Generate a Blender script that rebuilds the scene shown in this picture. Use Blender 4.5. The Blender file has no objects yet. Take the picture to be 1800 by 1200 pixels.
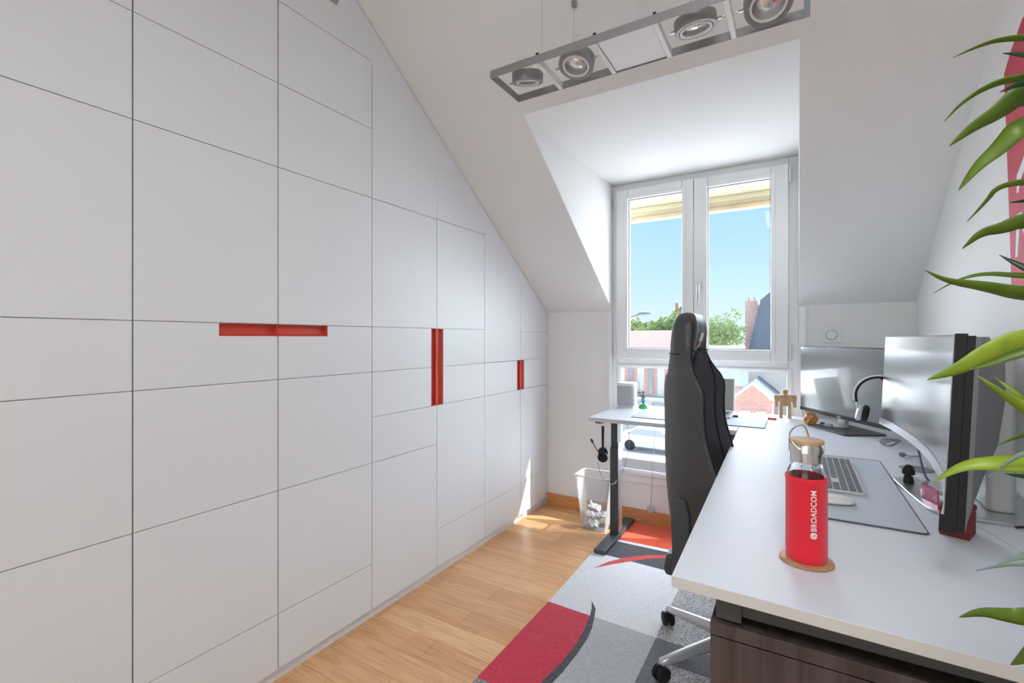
import bpy, bmesh, math, random
from mathutils import Vector, Matrix, Euler
C = bpy.context.scene
COL = C.collection
random.seed(7)
R = math.radians
PI = math.pi

# ------------------------------------------------------------------ camera
cam_d = bpy.data.cameras.new('camera')
cam_d.sensor_width = 36.0
cam_d.lens = 837 / 1800 * 36.0
cam_d.shift_y = (594 - 600) / 1800 * -1 * -1
cam_d.clip_start = 0.02
cam_d.clip_end = 500
cam = bpy.data.objects.new('camera', cam_d)
COL.objects.link(cam)
cam.location = (0, 0, 1.25)
YAW = math.atan(500 / 837)
cam.rotation_euler = (PI / 2, 0, YAW)
C.camera = cam

# ------------------------------------------------------------------ view / world / sun
C.view_settings.view_transform = 'Standard'
C.view_settings.look = 'None'
C.view_settings.gamma = 1
C.view_settings.use_curve_mapping = False
C.view_settings.exposure = 0.62

w = bpy.data.worlds.new('sky'); C.world = w; w.use_nodes = True
nt = w.node_tree; nt.nodes.clear()
out = nt.nodes.new('ShaderNodeOutputWorld'); bg = nt.nodes.new('ShaderNodeBackground')
tc = nt.nodes.new('ShaderNodeTexCoord'); sx = nt.nodes.new('ShaderNodeSeparateXYZ'); rp = nt.nodes.new('ShaderNodeValToRGB')
nt.links.new(tc.outputs['Generated'], sx.inputs[0]); nt.links.new(sx.outputs['Z'], rp.inputs[0])
nt.links.new(rp.outputs[0], bg.inputs[0]); nt.links.new(bg.outputs[0], out.inputs[0])
e = rp.color_ramp.elements
e[0].position = 0.0; e[0].color = (0.70, 0.86, 0.90, 1)
e[1].position = 0.30; e[1].color = (0.36, 0.66, 0.93, 1)
k = rp.color_ramp.elements.new(0.12); k.color = (0.52, 0.78, 0.93, 1)
k = rp.color_ramp.elements.new(1.0); k.color = (0.20, 0.42, 0.85, 1)
bg.inputs[1].default_value = 0.76

sun_d = bpy.data.lights.new('sun', 'SUN'); sun_d.energy = 5.2; sun_d.angle = R(0.6); sun_d.color = (1.0, 0.95, 0.87)
sun = bpy.data.objects.new('sun', sun_d); COL.objects.link(sun)
SUNDIR = Vector((1.15, 0.55, 1.0)).normalized()      # towards the sun
sun.rotation_euler = SUNDIR.to_track_quat('Z', 'Y').to_euler()


# added wide sun lamp shining in at the window to brighten the room
glow_d = bpy.data.lights.new('window_fill_sun', 'SUN'); glow_d.energy = 27.0; glow_d.angle = R(155); glow_d.color = (0.82, 0.91, 1.0)
glow = bpy.data.objects.new('window_fill_sun', glow_d); COL.objects.link(glow)
glow.rotation_euler = Vector((0.0, 1.0, 0.02)).normalized().to_track_quat('Z', 'Y').to_euler()


def area(name, loc, target, sx_, sy_, power, color=(1, 1, 1)):
    d = bpy.data.lights.new(name, 'AREA'); d.shape = 'RECTANGLE'; d.size = sx_; d.size_y = sy_
    d.energy = power; d.color = color
    o = bpy.data.objects.new(name, d); COL.objects.link(o); o.location = loc
    o.rotation_euler = (Vector(loc) - Vector(target)).to_track_quat('Z', 'Y').to_euler()
    return o


# added fill light set before the glazed opening behind the photographer
area('back_fill_light', (-0.5, -1.93, 1.45), (0.35, 1.0, 1.7), 2.0, 1.9, 8, (1.0, 0.97, 0.92))


# added unseen fill light below the near ceiling, lifting desk and floor
lamp = area('ceiling_fill_light', (.05, -.45, 2.9), (.0, 1.1, 0), 0.8, 0.8, 13.5, (0.97, 0.98, 1.0))
lamp.data.spread = R(125)

# ------------------------------------------------------------------ helpers
class MB:
    def __init__(s): s.bm = bmesh.new()

    def box(s, x0, x1, y0, y1, z0, z1, M=None, mi=0):
        vs = [s.bm.verts.new(p) for p in ((x0, y0, z0), (x1, y0, z0), (x1, y1, z0), (x0, y1, z0), (x0, y0, z1), (x1, y0, z1), (x1, y1, z1), (x0, y1, z1))]
        for f in ((3, 2, 1, 0), (4, 5, 6, 7), (0, 1, 5, 4), (1, 2, 6, 5), (2, 3, 7, 6), (3, 0, 4, 7)):
            fc = s.bm.faces.new([vs[i] for i in f]); fc.material_index = mi
        if M is not None:
            for v in vs: v.co = M @ v.co
        return s

    def prism(s, pts, h, ax='z', a=0.0, mi=0, M=None):
        """extrude 2-D polygon pts from a to a+h along ax; pts are the two other axes in order"""
        def P(p, t):
            if ax == 'z': return (p[0], p[1], t)
            if ax == 'x': return (t, p[0], p[1])
            return (p[0], t, p[1])
        lo = [s.bm.verts.new(P(p, a)) for p in pts]; hi = [s.bm.verts.new(P(p, a + h)) for p in pts]
        n = len(pts); fs = []
        fs.append(s.bm.faces.new(lo[::-1])); fs.append(s.bm.faces.new(hi))
        for i in range(n): fs.append(s.bm.faces.new((lo[i], lo[(i + 1) % n], hi[(i + 1) % n], hi[i])))
        for f in fs: f.material_index = mi
        if M is not None:
            for v in lo + hi: v.co = M @ v.co
        return s

    def tube(s, pts, r, n=10, cap=True, mi=0, closed=False):
        pts = [Vector(p) for p in pts]; m = len(pts)
        rs = r if isinstance(r, (list, tuple)) else [r] * m
        rings = []; prev = None
        for i, p in enumerate(pts):
            if closed: t = pts[(i + 1) % m] - pts[(i - 1) % m]
            else: t = pts[min(i + 1, m - 1)] - pts[max(i - 1, 0)]
            t.normalize()
            if prev is None:
                u = t.cross(Vector((0, 0, 1)))
                if u.length < 1e-3: u = t.cross(Vector((1, 0, 0)))
            else:
                u = prev - t * prev.dot(t)
            u.normalize(); prev = u; v = t.cross(u)
            rings.append([s.bm.verts.new(p + (u * math.cos(2 * PI * k / n) + v * math.sin(2 * PI * k / n)) * rs[i]) for k in range(n)])
        for i in range(m if closed else m - 1):
            a, b = rings[i], rings[(i + 1) % m]
            for k in range(n):
                f = s.bm.faces.new((a[k], a[(k + 1) % n], b[(k + 1) % n], b[k])); f.material_index = mi
        if cap and not closed:
            s.bm.faces.new(rings[0][::-1]); s.bm.faces.new(rings[-1])
        return s

    def lathe(s, prof, n=32, M=None, mi=0, sy=1.0):
        """profile [(r,z)...]; r==0 collapses to a pole"""
        rings = []
        for r, z in prof:
            if r < 1e-6: rings.append([s.bm.verts.new((0, 0, z))])
            else: rings.append([s.bm.verts.new((r * math.cos(2 * PI * k / n), sy * r * math.sin(2 * PI * k / n), z)) for k in range(n)])
        for a, b in zip(rings[:-1], rings[1:]):
            for k in range(n):
                k2 = (k + 1) % n
                if len(a) == 1 and len(b) == 1: continue
                if len(a) == 1: f = s.bm.faces.new((a[0], b[k2], b[k]))
                elif len(b) == 1: f = s.bm.faces.new((a[k], a[k2], b[0]))
                else: f = s.bm.faces.new((a[k], a[k2], b[k2], b[k]))
                f.material_index = mi
        if len(rings[0]) > 1 and rings[0] is not rings[-1] and prof[0] != prof[-1]: s.bm.faces.new(rings[0][::-1]).material_index = mi
        if len(rings[-1]) > 1 and prof[0] != prof[-1]: s.bm.faces.new(rings[-1]).material_index = mi
        if M is not None:
            for rg in rings:
                for v in rg: v.co = M @ v.co
        return s

    def ico(s, c, r, sub=2, sc=(1, 1, 1), mi=0):
        M = Matrix.Translation(c) @ Matrix.Diagonal((*[r * q for q in sc], 1))
        g = bmesh.ops.create_icosphere(s.bm, subdivisions=sub, radius=1, matrix=M)
        for v in g['verts']:
            for f in v.link_faces: f.material_index = mi
        return s

    def build(s, name, mat, parent=None, smooth=False, bevel=0, world=True, sub=0, bseg=2, auto=None):
        bmesh.ops.recalc_face_normals(s.bm, faces=s.bm.faces)
        me = bpy.data.meshes.new(name); s.bm.to_mesh(me); s.bm.free()
        for m in (mat if isinstance(mat, (list, tuple)) else [mat]): me.materials.append(m)
        o = bpy.data.objects.new(name, me); COL.objects.link(o)
        if parent is not None:
            root = parent
            if world:
                chain = Matrix.Identity(4); q = parent
                while q is not None:
                    chain = Matrix.LocRotScale(q.location, q.rotation_euler, q.scale) @ chain; q = q.parent
                me.transform(chain.inverted())
            o.parent = parent
        if smooth or auto:
            for p in me.polygons: p.use_smooth = True
        if bevel:
            b = o.modifiers.new('bevel', 'BEVEL'); b.width = bevel; b.segments = bseg; b.limit_method = 'ANGLE'; b.angle_limit = R(35)
        if sub:
            b = o.modifiers.new('sub', 'SUBSURF'); b.levels = sub; b.render_levels = sub
        if auto:
            me.set_sharp_from_angle(angle=R(auto))
        return o


def tag(o, label, cat, group=None, kind=None):
    if label: o['label'] = label
    if cat: o['category'] = cat
    if group: o['group'] = group
    if kind: o['kind'] = kind
    return o


def thing(name, label, cat, loc=(0, 0, 0), rz=0, group=None):
    o = bpy.data.objects.new(name, None); COL.objects.link(o); o.location = loc; o.rotation_euler = (0, 0, rz)
    o.empty_display_size = 0.05
    return tag(o, label, cat, group)


def struct(o): o['kind'] = 'structure'; return o


def copy_tree(o, parent=None):
    c = o.copy(); COL.objects.link(c); c.parent = parent
    for ch in list(o.children): copy_tree(ch, c)
    return c


def rrect(x0, x1, y0, y1, r, n=5):
    p = []
    for cx, cy, a0 in ((x1 - r, y1 - r, 0), (x0 + r, y1 - r, 90), (x0 + r, y0 + r, 180), (x1 - r, y0 + r, 270)):
        for k in range(n + 1):
            a = R(a0 + 90 * k / n); p.append((cx + r * math.cos(a), cy + r * math.sin(a)))
    return p


# ------------------------------------------------------------------ materials
def mat(name, col, rough=0.5, metal=0.0, spec=0.5, bump=0, bscale=50, var=0, vscale=4, trans=0, ior=1.45, coat=0, sheen=0, alpha=1):
    m = bpy.data.materials.new(name); m.use_nodes = True
    n = m.node_tree; b = n.nodes['Principled BSDF']
    b.inputs['Base Color'].default_value = (*col, 1); b.inputs['Roughness'].default_value = rough
    b.inputs['Metallic'].default_value = metal; b.inputs['Specular IOR Level'].default_value = spec
    b.inputs['Transmission Weight'].default_value = trans; b.inputs['IOR'].default_value = ior
    b.inputs['Coat Weight'].default_value = coat; b.inputs['Sheen Weight'].default_value = sheen
    b.inputs['Alpha'].default_value = alpha
    t = n.nodes.new('ShaderNodeTexCoord')
    if var:
        ns = n.nodes.new('ShaderNodeTexNoise'); ns.inputs['Scale'].default_value = vscale; ns.inputs['Detail'].default_value = 4
        mx = n.nodes.new('ShaderNodeMixRGB'); mx.blend_type = 'MULTIPLY'; mx.inputs[0].default_value = 1
        r = n.nodes.new('ShaderNodeValToRGB'); r.color_ramp.elements[0].color = (1 - var,) * 3 + (1,); r.color_ramp.elements[1].color = (1, 1, 1, 1)
        r.color_ramp.elements[0].position = .3; r.color_ramp.elements[1].position = .7
        n.links.new(t.outputs['Object'], ns.inputs['Vector']); n.links.new(ns.outputs[0], r.inputs[0])
        mx.inputs[1].default_value = (*col, 1); n.links.new(r.outputs[0], mx.inputs[2]); n.links.new(mx.outputs[0], b.inputs['Base Color'])
    if bump:
        ns = n.nodes.new('ShaderNodeTexNoise'); ns.inputs['Scale'].default_value = bscale; ns.inputs['Detail'].default_value = 3
        bp = n.nodes.new('ShaderNodeBump'); bp.inputs['Strength'].default_value = bump; bp.inputs['Distance'].default_value = 0.004
        n.links.new(t.outputs['Object'], ns.inputs['Vector']); n.links.new(ns.outputs[0], bp.inputs['Height']); n.links.new(bp.outputs[0], b.inputs['Normal'])
    return m


def glass_mat(name, tint=(1, 1, 1), refl=0.06, gloss=0.02):
    m = bpy.data.materials.new(name); m.use_nodes = True; n = m.node_tree; n.nodes.clear()
    o = n.nodes.new('ShaderNodeOutputMaterial'); mx = n.nodes.new('ShaderNodeMixShader'); tr = n.nodes.new('ShaderNodeBsdfTransparent')
    g = n.nodes.new('ShaderNodeBsdfGlossy'); lw = n.nodes.new('ShaderNodeLayerWeight'); lw.inputs[0].default_value = .5
    pw = n.nodes.new('ShaderNodeMath'); pw.operation = 'POWER'; pw.inputs[1].default_value = 5; n.links.new(lw.outputs['Facing'], pw.inputs[0])
    fr = n.nodes.new('ShaderNodeMath'); fr.operation = 'MULTIPLY_ADD'; fr.inputs[1].default_value = .3; fr.inputs[2].default_value = .015; n.links.new(pw.outputs[0], fr.inputs[0])
    tr.inputs[0].default_value = (*tint, 1); g.inputs[1].default_value = gloss
    n.links.new(fr.outputs[0], mx.inputs[0]); n.links.new(tr.outputs[0], mx.inputs[1]); n.links.new(g.outputs[0], mx.inputs[2]); n.links.new(mx.outputs[0], o.inputs[0])
    return m


def wood_mat(name, c1, c2, scale=(2, 30, 30), rough=0.45):
    m = bpy.data.materials.new(name); m.use_nodes = True; n = m.node_tree; b = n.nodes['Principled BSDF']
    t = n.nodes.new('ShaderNodeTexCoord'); mp = n.nodes.new('ShaderNodeMapping'); mp.inputs['Scale'].default_value = scale
    ns = n.nodes.new('ShaderNodeTexNoise'); ns.inputs['Scale'].default_value = 3; ns.inputs['Detail'].default_value = 6
    r = n.nodes.new('ShaderNodeValToRGB'); r.color_ramp.elements[0].color = (*c1, 1); r.color_ramp.elements[1].color = (*c2, 1)
    r.color_ramp.elements[0].position = .35; r.color_ramp.elements[1].position = .65
    n.links.new(t.outputs['Object'], mp.inputs[0]); n.links.new(mp.outputs[0], ns.inputs['Vector']); n.links.new(ns.outputs[0], r.inputs[0]); n.links.new(r.outputs[0], b.inputs['Base Color'])
    b.inputs['Roughness'].default_value = rough
    return m


def floor_mat():
    m = bpy.data.materials.new('bamboo_floor'); m.use_nodes = True; n = m.node_tree; b = n.nodes['Principled BSDF']; L = n.links.new
    t = n.nodes.new('ShaderNodeTexCoord')
    mp = n.nodes.new('ShaderNodeMapping'); mp.inputs['Location'].default_value = (0.35, -1.279 + 12 * 0.1235, 0)
    L(t.outputs['Object'], mp.inputs[0])
    def brick(c1, c2, mo, w_, rh, ms, off=.37):
        k = n.nodes.new('ShaderNodeTexBrick'); k.offset = off; k.inputs['Scale'].default_value = 1
        k.inputs['Color1'].default_value = (*c1, 1); k.inputs['Color2'].default_value = (*c2, 1); k.inputs['Mortar'].default_value = (*mo, 1)
        k.inputs['Brick Width'].default_value = w_; k.inputs['Row Height'].default_value = rh; k.inputs['Mortar Size'].default_value = ms
        k.inputs['Mortar Smooth'].default_value = 0.2
        L(mp.outputs[0], k.inputs['Vector']); return k
    pl = brick((0.75, 0.41, 0.20), (0.88, 0.54, 0.29), (0.40, 0.21, 0.10), 0.92, 0.1235, 0.0009)
    st = brick((0.80, 0.72, 0.62), (1.0, 1.0, 1.0), (.85, .78, .7), 0.23, 0.1235 / 6, 0.0003, .5)
    mp2 = n.nodes.new('ShaderNodeMapping'); mp2.inputs['Scale'].default_value = (3, 90, 1); L(t.outputs['Object'], mp2.inputs[0])
    ns = n.nodes.new('ShaderNodeTexNoise'); ns.inputs['Scale'].default_value = 2; ns.inputs['Detail'].default_value = 5; L(mp2.outputs[0], ns.inputs['Vector'])
    r = n.nodes.new('ShaderNodeValToRGB'); r.color_ramp.elements[0].color = (.72, .64, .55, 1); r.color_ramp.elements[1].color = (1.05, 1.03, 1, 1)
    r.color_ramp.elements[0].position = .3; r.color_ramp.elements[1].position = .6; L(ns.outputs[0], r.inputs[0])
    m1 = n.nodes.new('ShaderNodeMixRGB'); m1.blend_type = 'MULTIPLY'; m1.inputs[0].default_value = .5; L(pl.outputs[0], m1.inputs[1]); L(st.outputs[0], m1.inputs[2])
    m2 = n.nodes.new('ShaderNodeMixRGB'); m2.blend_type = 'MULTIPLY'; m2.inputs[0].default_value = .7; L(m1.outputs[0], m2.inputs[1]); L(r.outputs[0], m2.inputs[2])
    L(m2.outputs[0], b.inputs['Base Color'])
    b.inputs['Roughness'].default_value = .24; b.inputs['Specular IOR Level'].default_value = .5
    bp = n.nodes.new('ShaderNodeBump'); bp.inputs['Strength'].default_value = .25; bp.inputs['Distance'].default_value = .001
    inv = n.nodes.new('ShaderNodeInvert'); L(pl.outputs['Fac'], inv.inputs[1]); L(inv.outputs[0], bp.inputs['Height']); L(bp.outputs[0], b.inputs['Normal'])
    return m


def rug_mat(name, c, c2=None, speck=0):
    m = bpy.data.materials.new(name); m.use_nodes = True; n = m.node_tree; b = n.nodes['Principled BSDF']; L = n.links.new
    t = n.nodes.new('ShaderNodeTexCoord')
    ns = n.nodes.new('ShaderNodeTexNoise'); ns.inputs['Scale'].default_value = 180 if speck else 150; ns.inputs['Detail'].default_value = 4; L(t.outputs['Object'], ns.inputs['Vector'])
    r = n.nodes.new('ShaderNodeValToRGB'); c2 = c2 or tuple(x * .82 for x in c)
    r.color_ramp.elements[0].color = (*c2, 1); r.color_ramp.elements[1].color = (*c, 1); r.color_ramp.elements[0].position = .36; r.color_ramp.elements[1].position = .62
    L(ns.outputs[0], r.inputs[0]); L(r.outputs[0], b.inputs['Base Color'])
    b.inputs['Roughness'].default_value = .95; b.inputs['Specular IOR Level'].default_value = .1; b.inputs['Sheen Weight'].default_value = .3
    n2 = n.nodes.new('ShaderNodeTexNoise'); n2.inputs['Scale'].default_value = 220; n2.inputs['Detail'].default_value = 3; L(t.outputs['Object'], n2.inputs['Vector'])
    n3 = n.nodes.new('ShaderNodeTexNoise'); n3.inputs['Scale'].default_value = 28; n3.inputs['Detail'].default_value = 3; L(t.outputs['Object'], n3.inputs['Vector'])
    ad = n.nodes.new('ShaderNodeMath'); ad.operation = 'ADD'; L(n2.outputs[0], ad.inputs[0]); L(n3.outputs[0], ad.inputs[1])
    bp = n.nodes.new('ShaderNodeBump'); bp.inputs['Strength'].default_value = .8; bp.inputs['Distance'].default_value = .004
    L(ad.outputs[0], bp.inputs['Height']); L(bp.outputs[0], b.inputs['Normal'])
    return m


def brick_mat(name, c1, c2, mo, w_=.25, h_=.08, ms=.01, rot=(PI / 2, 0, 0)):
    m = bpy.data.materials.new(name); m.use_nodes = True; n = m.node_tree; b = n.nodes['Principled BSDF']; L = n.links.new
    t = n.nodes.new('ShaderNodeTexCoord'); mp = n.nodes.new('ShaderNodeMapping'); mp.inputs['Rotation'].default_value = rot
    k = n.nodes.new('ShaderNodeTexBrick'); k.inputs['Scale'].default_value = 1
    k.inputs['Color1'].default_value = (*c1, 1); k.inputs['Color2'].default_value = (*c2, 1); k.inputs['Mortar'].default_value = (*mo, 1)
    k.inputs['Brick Width'].default_value = w_; k.inputs['Row Height'].default_value = h_; k.inputs['Mortar Size'].default_value = ms
    L(t.outputs['Object'], mp.inputs[0]); L(mp.outputs[0], k.inputs['Vector']); L(k.outputs[0], b.inputs['Base Color']); b.inputs['Roughness'].default_value = .8
    return m


def leaf_mat(name, c1, c2, rough=.4):
    m = bpy.data.materials.new(name); m.use_nodes = True; n = m.node_tree; b = n.nodes['Principled BSDF']; L = n.links.new
    t = n.nodes.new('ShaderNodeTexCoord'); ns = n.nodes.new('ShaderNodeTexNoise'); ns.inputs['Scale'].default_value = 25; ns.inputs['Detail'].default_value = 5
    r = n.nodes.new('ShaderNodeValToRGB'); r.color_ramp.elements[0].color = (*c1, 1); r.color_ramp.elements[1].color = (*c2, 1)
    r.color_ramp.elements[0].position = .3; r.color_ramp.elements[1].position = .7
    L(t.outputs['Object'], ns.inputs['Vector']); L(ns.outputs[0], r.inputs[0]); L(r.outputs[0], b.inputs['Base Color'])
    b.inputs['Roughness'].default_value = rough
    tl = n.nodes.new('ShaderNodeBsdfTranslucent'); L(r.outputs[0], tl.inputs[0]); mx = n.nodes.new('ShaderNodeMixShader'); mx.inputs[0].default_value = .3
    o = n.nodes['Material Output']; L(b.outputs[0], mx.inputs[1]); L(tl.outputs[0], mx.inputs[2]); L(mx.outputs[0], o.inputs[0])
    return m


M = dict(
    wall=mat('painted_wall', (.83, .82, .805), .75, bump=.03, bscale=120),
    closet=mat('lacquered_white', (.78, .79, .81), .42, spec=.4, bump=.012, bscale=160),
    closet_body=mat('carcass_grey', (.60, .58, .56), .7),
    red=mat('red_lacquer', (.66, .075, .045), .38, var=.1, vscale=6),
    pvc=mat('white_window_plastic', (.87, .875, .88), .28, spec=.5, var=.02),
    gasket=mat('dark_gasket', (.10, .10, .11), .7),
    floor=floor_mat(),
    skirt=wood_mat('bamboo_skirting', (.55, .22, .07), (.68, .32, .12), (3, 40, 40)),
    desk=mat('white_desk_laminate', (.71, .745, .81), .48, spec=.35, bump=.03, bscale=18, var=.02, vscale=10),
    deskgrey=mat('pale_grey_laminate', (.60, .61, .62), .4),
    deskedge=mat('desk_edge_band', (.66, .63, .60), .5, bump=.02, bscale=200),
    steel=mat('dark_grey_steel', (.075, .085, .09), .42, metal=.3, var=.05),
    darkwood=wood_mat('dark_wenge', (.045, .030, .026), (.085, .062, .055), (22, 22, 1.2), .5),
    alu=mat('brushed_aluminium', (.60, .60, .61), .30, metal=.9, var=.05, vscale=20),
    lightalu=mat('grey_anodised_frame', (.30, .30, .305), .42, metal=.35, var=.04),
    chrome=mat('polished_steel', (.72, .70, .67), .18, metal=1, var=.03),
    black=mat('black_plastic', (.018, .018, .02), .5, spec=.3, var=.05),
    screen=mat('glossy_screen', (.05, .05, .055), .26, spec=1.0, coat=1.0),
    screenmatt=mat('matt_screen', (.10, .10, .105), .30, spec=1.0, coat=.5),
    silver=mat('silver_plastic', (.60, .60, .62), .3, metal=.4, var=.03),
    monback=mat('monitor_back_grey', (.16, .165, .18), .5, metal=.2, var=.03),
    pillar=mat('pale_monitor_stand', (.50, .50, .49), .45, metal=.2, var=.03),
    leather=mat('black_faux_leather', (.060, .062, .066), .40, spec=.5, bump=.12, bscale=350, var=.06, vscale=8),
    leather2=mat('dark_green_grey_fabric', (.065, .075, .072), .62, bump=.2, bscale=300, var=.08, vscale=12),
    glass=glass_mat('window_glass', (1, 1, 1)),
    bglass=mat('bottle_glass', (.95, .97, .98), .02, trans=1, ior=1.45),
    clear=mat('clear_plastic', (.96, .97, .98), .06, trans=.94, ior=1.3, spec=.5),
    sleeve=mat('red_neoprene', (.88, .012, .030), .75, bump=.25, bscale=400, sheen=.3, var=.08, vscale=15),
    bamboo=wood_mat('bamboo_lid', (.48, .28, .14), (.60, .38, .21), (6, 30, 6), .5),
    coaster=wood_mat('coaster_wood', (.46, .21, .10), (.58, .30, .16), (8, 40, 8), .5),
    paper=mat('white_paper', (.86, .86, .90), .8, var=.05, vscale=10),
    white=mat('white_plastic', (.80, .80, .80), .4, var=.02),
    mat_=mat('blue_grey_desk_mat', (.52, .57, .64), .7, bump=.08, bscale=500, var=.03, vscale=20),
    mat_edge=mat('dark_stitched_edge', (.10, .11, .13), .8, bump=.1, bscale=300),
    key=mat('dark_keycap', (.13, .13, .14), .5, var=.04),
    greykey=mat('pale_keyboard_case', (.66, .66, .68), .35, metal=.4, var=.03),
    cable=mat('grey_cable', (.30, .30, .31), .6, var=.05),
    wcable=mat('white_cable', (.72, .72, .74), .45, var=.03),
    robot=wood_mat('light_maple', (.52, .34, .17), (.68, .47, .27), (10, 10, 3), .55),
    knot=wood_mat('orange_varnished_wood', (.42, .15, .03), (.72, .33, .09), (25, 25, 25), .3),
    bookred=mat('dark_red_card', (.22, .02, .02), .6, var=.1, vscale=30),
    pink=mat('pink_acrylic', (.85, .30, .45), .1, trans=.75, ior=1.3),
    green=mat('green_plastic', (.10, .50, .16), .4, var=.04),
    blue=mat('blue_plastic', (.08, .42, .60), .5, var=.04),
    skin=mat('brown_plastic', (.30, .14, .09), .6, var=.05),
    grille=mat('speaker_grille', (.46, .47, .50), .7, bump=.3, bscale=700, var=.04),
    poster=mat('red_wall_decal', (.58, .055, .09), .6, var=.10, vscale=9),
    decalwhite=mat('white_decal', (.80, .82, .84), .6, var=.02),
    logo=mat('silver_print', (.86, .84, .84), .5, var=.02),
    diffuser=mat('frosted_white_panel', (.88, .89, .91), .6, var=.02),
    reflector=mat('halogen_reflector', (.80, .78, .76), .12, metal=1, bump=.6, bscale=120),
    bulb=mat('copper_bulb_cap', (.55, .16, .08), .3, metal=.6, var=.1, vscale=60),
    beige=mat('cream_soffit', (.46, .40, .27), .7, var=.06, vscale=3),
    dirt=mat('weathered_cream', (.46, .36, .23), .8, var=.25, vscale=9),
)


def pcard(name, col, v=.12, s=1.0): return mat(name, col, .85, var=v, vscale=s)


sb = M['screen'].node_tree.nodes['Principled BSDF']; sb.inputs['Coat Roughness'].default_value = .17; sb.inputs['Coat IOR'].default_value = 2.0
cp = bpy.data.materials.new('clear_bin_plastic'); cp.use_nodes = True
_n = cp.node_tree; _b = _n.nodes['Principled BSDF']; _b.inputs['Base Color'].default_value = (.85, .86, .88, 1); _b.inputs['Roughness'].default_value = .12
_t = _n.nodes.new('ShaderNodeBsdfTransparent'); _t.inputs[0].default_value = (.97, .98, .985, 1); _m = _n.nodes.new('ShaderNodeMixShader')
_l = _n.nodes.new('ShaderNodeLayerWeight'); _l.inputs[0].default_value = .35; _a = _n.nodes.new('ShaderNodeMath'); _a.operation = 'MULTIPLY_ADD'; _a.inputs[1].default_value = .55; _a.inputs[2].default_value = .08
_n.links.new(_l.outputs['Facing'], _a.inputs[0]); _n.links.new(_a.outputs[0], _m.inputs[0]); _n.links.new(_t.outputs[0], _m.inputs[1]); _n.links.new(_b.outputs[0], _m.inputs[2])
_n.links.new(_m.outputs[0], _n.nodes['Material Output'].inputs[0]); M['clear'] = cp

# ------------------------------------------------------------------ room shell
CX, YW, RX = -1.614, 3.224, 0.539
SL = 0.69
def slope(y): return 1.44 + SL * (YW - y)
ZC = 2.95
YC = YW - (ZC - 1.44) / SL
YB = -2.0
XL = -2.22
DX0, DX1, DY, DZ_ = -1.107, 0.012, 1.966, 2.312     # dormer

mb = MB(); mb.box(XL, RX + .1, YB - .1, YW + .15, -.08, 0); struct(mb.build('floor', M['floor']))
mb = MB(); mb.box(RX, RX + .12, YB, YW + .12, 0, ZC + .1); struct(mb.build('wall_right', M['wall']))
mb = MB(); mb.box(XL - .1, XL, YB, YW + .12, 0, ZC + .1); struct(mb.build('wall_left', M['wall']))
mb = MB()
mb.box(XL, DX0 - .0, YW, YW + .12, 0, 1.5); mb.box(DX1, RX, YW, YW + .12, 0, 1.5)
mb.box(DX0, DX1, YW, YW + .12, 0, .335)
struct(mb.build('wall_front', M['wall']))
mb = MB()
OX0, OX1, OZ0, OZ1 = -1.5, .45, .45, 2.4
mb.box(XL, OX0, YB - .12, YB, 0, ZC + .1); mb.box(OX1, RX, YB - .12, YB, 0, ZC + .1)
mb.box(OX0, OX1, YB - .12, YB, 0, OZ0); mb.box(OX0, OX1, YB - .12, YB, OZ1, ZC + .1)
struct(mb.build('wall_back', M['wall']))

# sloped ceiling with the dormer opening, the flat top and the dormer's own ceiling
mb = MB()
T = .14
def slab(x0, x1, ya, yb, za, zb, t=T):
    b = mb.bm
    lo = [b.verts.new(p) for p in ((x0, ya, za), (x1, ya, za), (x1, yb, zb), (x0, yb, zb))]
    hi = [b.verts.new((v.co.x, v.co.y, v.co.z + t)) for v in lo]
    b.faces.new(lo[::-1]); b.faces.new(hi)
    for i in range(4): b.faces.new((lo[i], lo[(i + 1) % 4], hi[(i + 1) % 4], hi[i]))
slab(XL, DX0, YC, YW, ZC, 1.44)
slab(DX1, RX, YC, YW, ZC, 1.44)
slab(DX0, DX1, YC, DY, ZC, slope(DY))
slab(XL, RX, YB, YC, ZC, ZC)
slab(DX0 - .0, DX1 + .0, DY, YW + .1, DZ_, DZ_, .12)
struct(mb.build('ceiling', M['wall']))
for nm, x0, x1 in (('wall_dormer_left', DX0 - .08, DX0), ('wall_dormer_right', DX1, DX1 + .08)):
    mb = MB()
    mb.prism([(DY + .0, DZ_ + .0), (YW + .1, DZ_ + .0), (YW + .1, 1.441), (YW, 1.441)], x1 - x0 + .0012, 'x', x0 if x1 == DX0 else x0 - .0012)
    struct(mb.build(nm, M['wall']))

mb = MB(); mb.box(CX, DX1 + .55 - .03, YW - .016, YW, 0, .09); struct(mb.build('baseboard_front', M['skirt'], bevel=.003))
mb = MB(); mb.box(RX - .016, RX, YB, YW - .017, 0, .09); struct(mb.build('baseboard_right', M['skirt'], bevel=.003))
# vertical trims either side of the window below the slope
for i, (a, b_) in enumerate(((-1.139, -1.107), (.012, .052))):
    mb = MB(); mb.box(a, b_, YW - .012, YW, .34, 1.433); mb.box(a + .008, b_ - .008, YW - .018, YW - .012, .34, 1.432)
    struct(mb.build('trim_%d' % (i + 1), M['pvc'], bevel=.002))
mb = MB(); mb.box(DX0 - .01, DX1 + .01, YW - .035, YW + .01, .325, .352); mb.box(DX0 - .01, DX1 + .01, YW - .014, YW, .27, .325)
struct(mb.build('trim_3', M['pvc'], bevel=.004))

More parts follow.
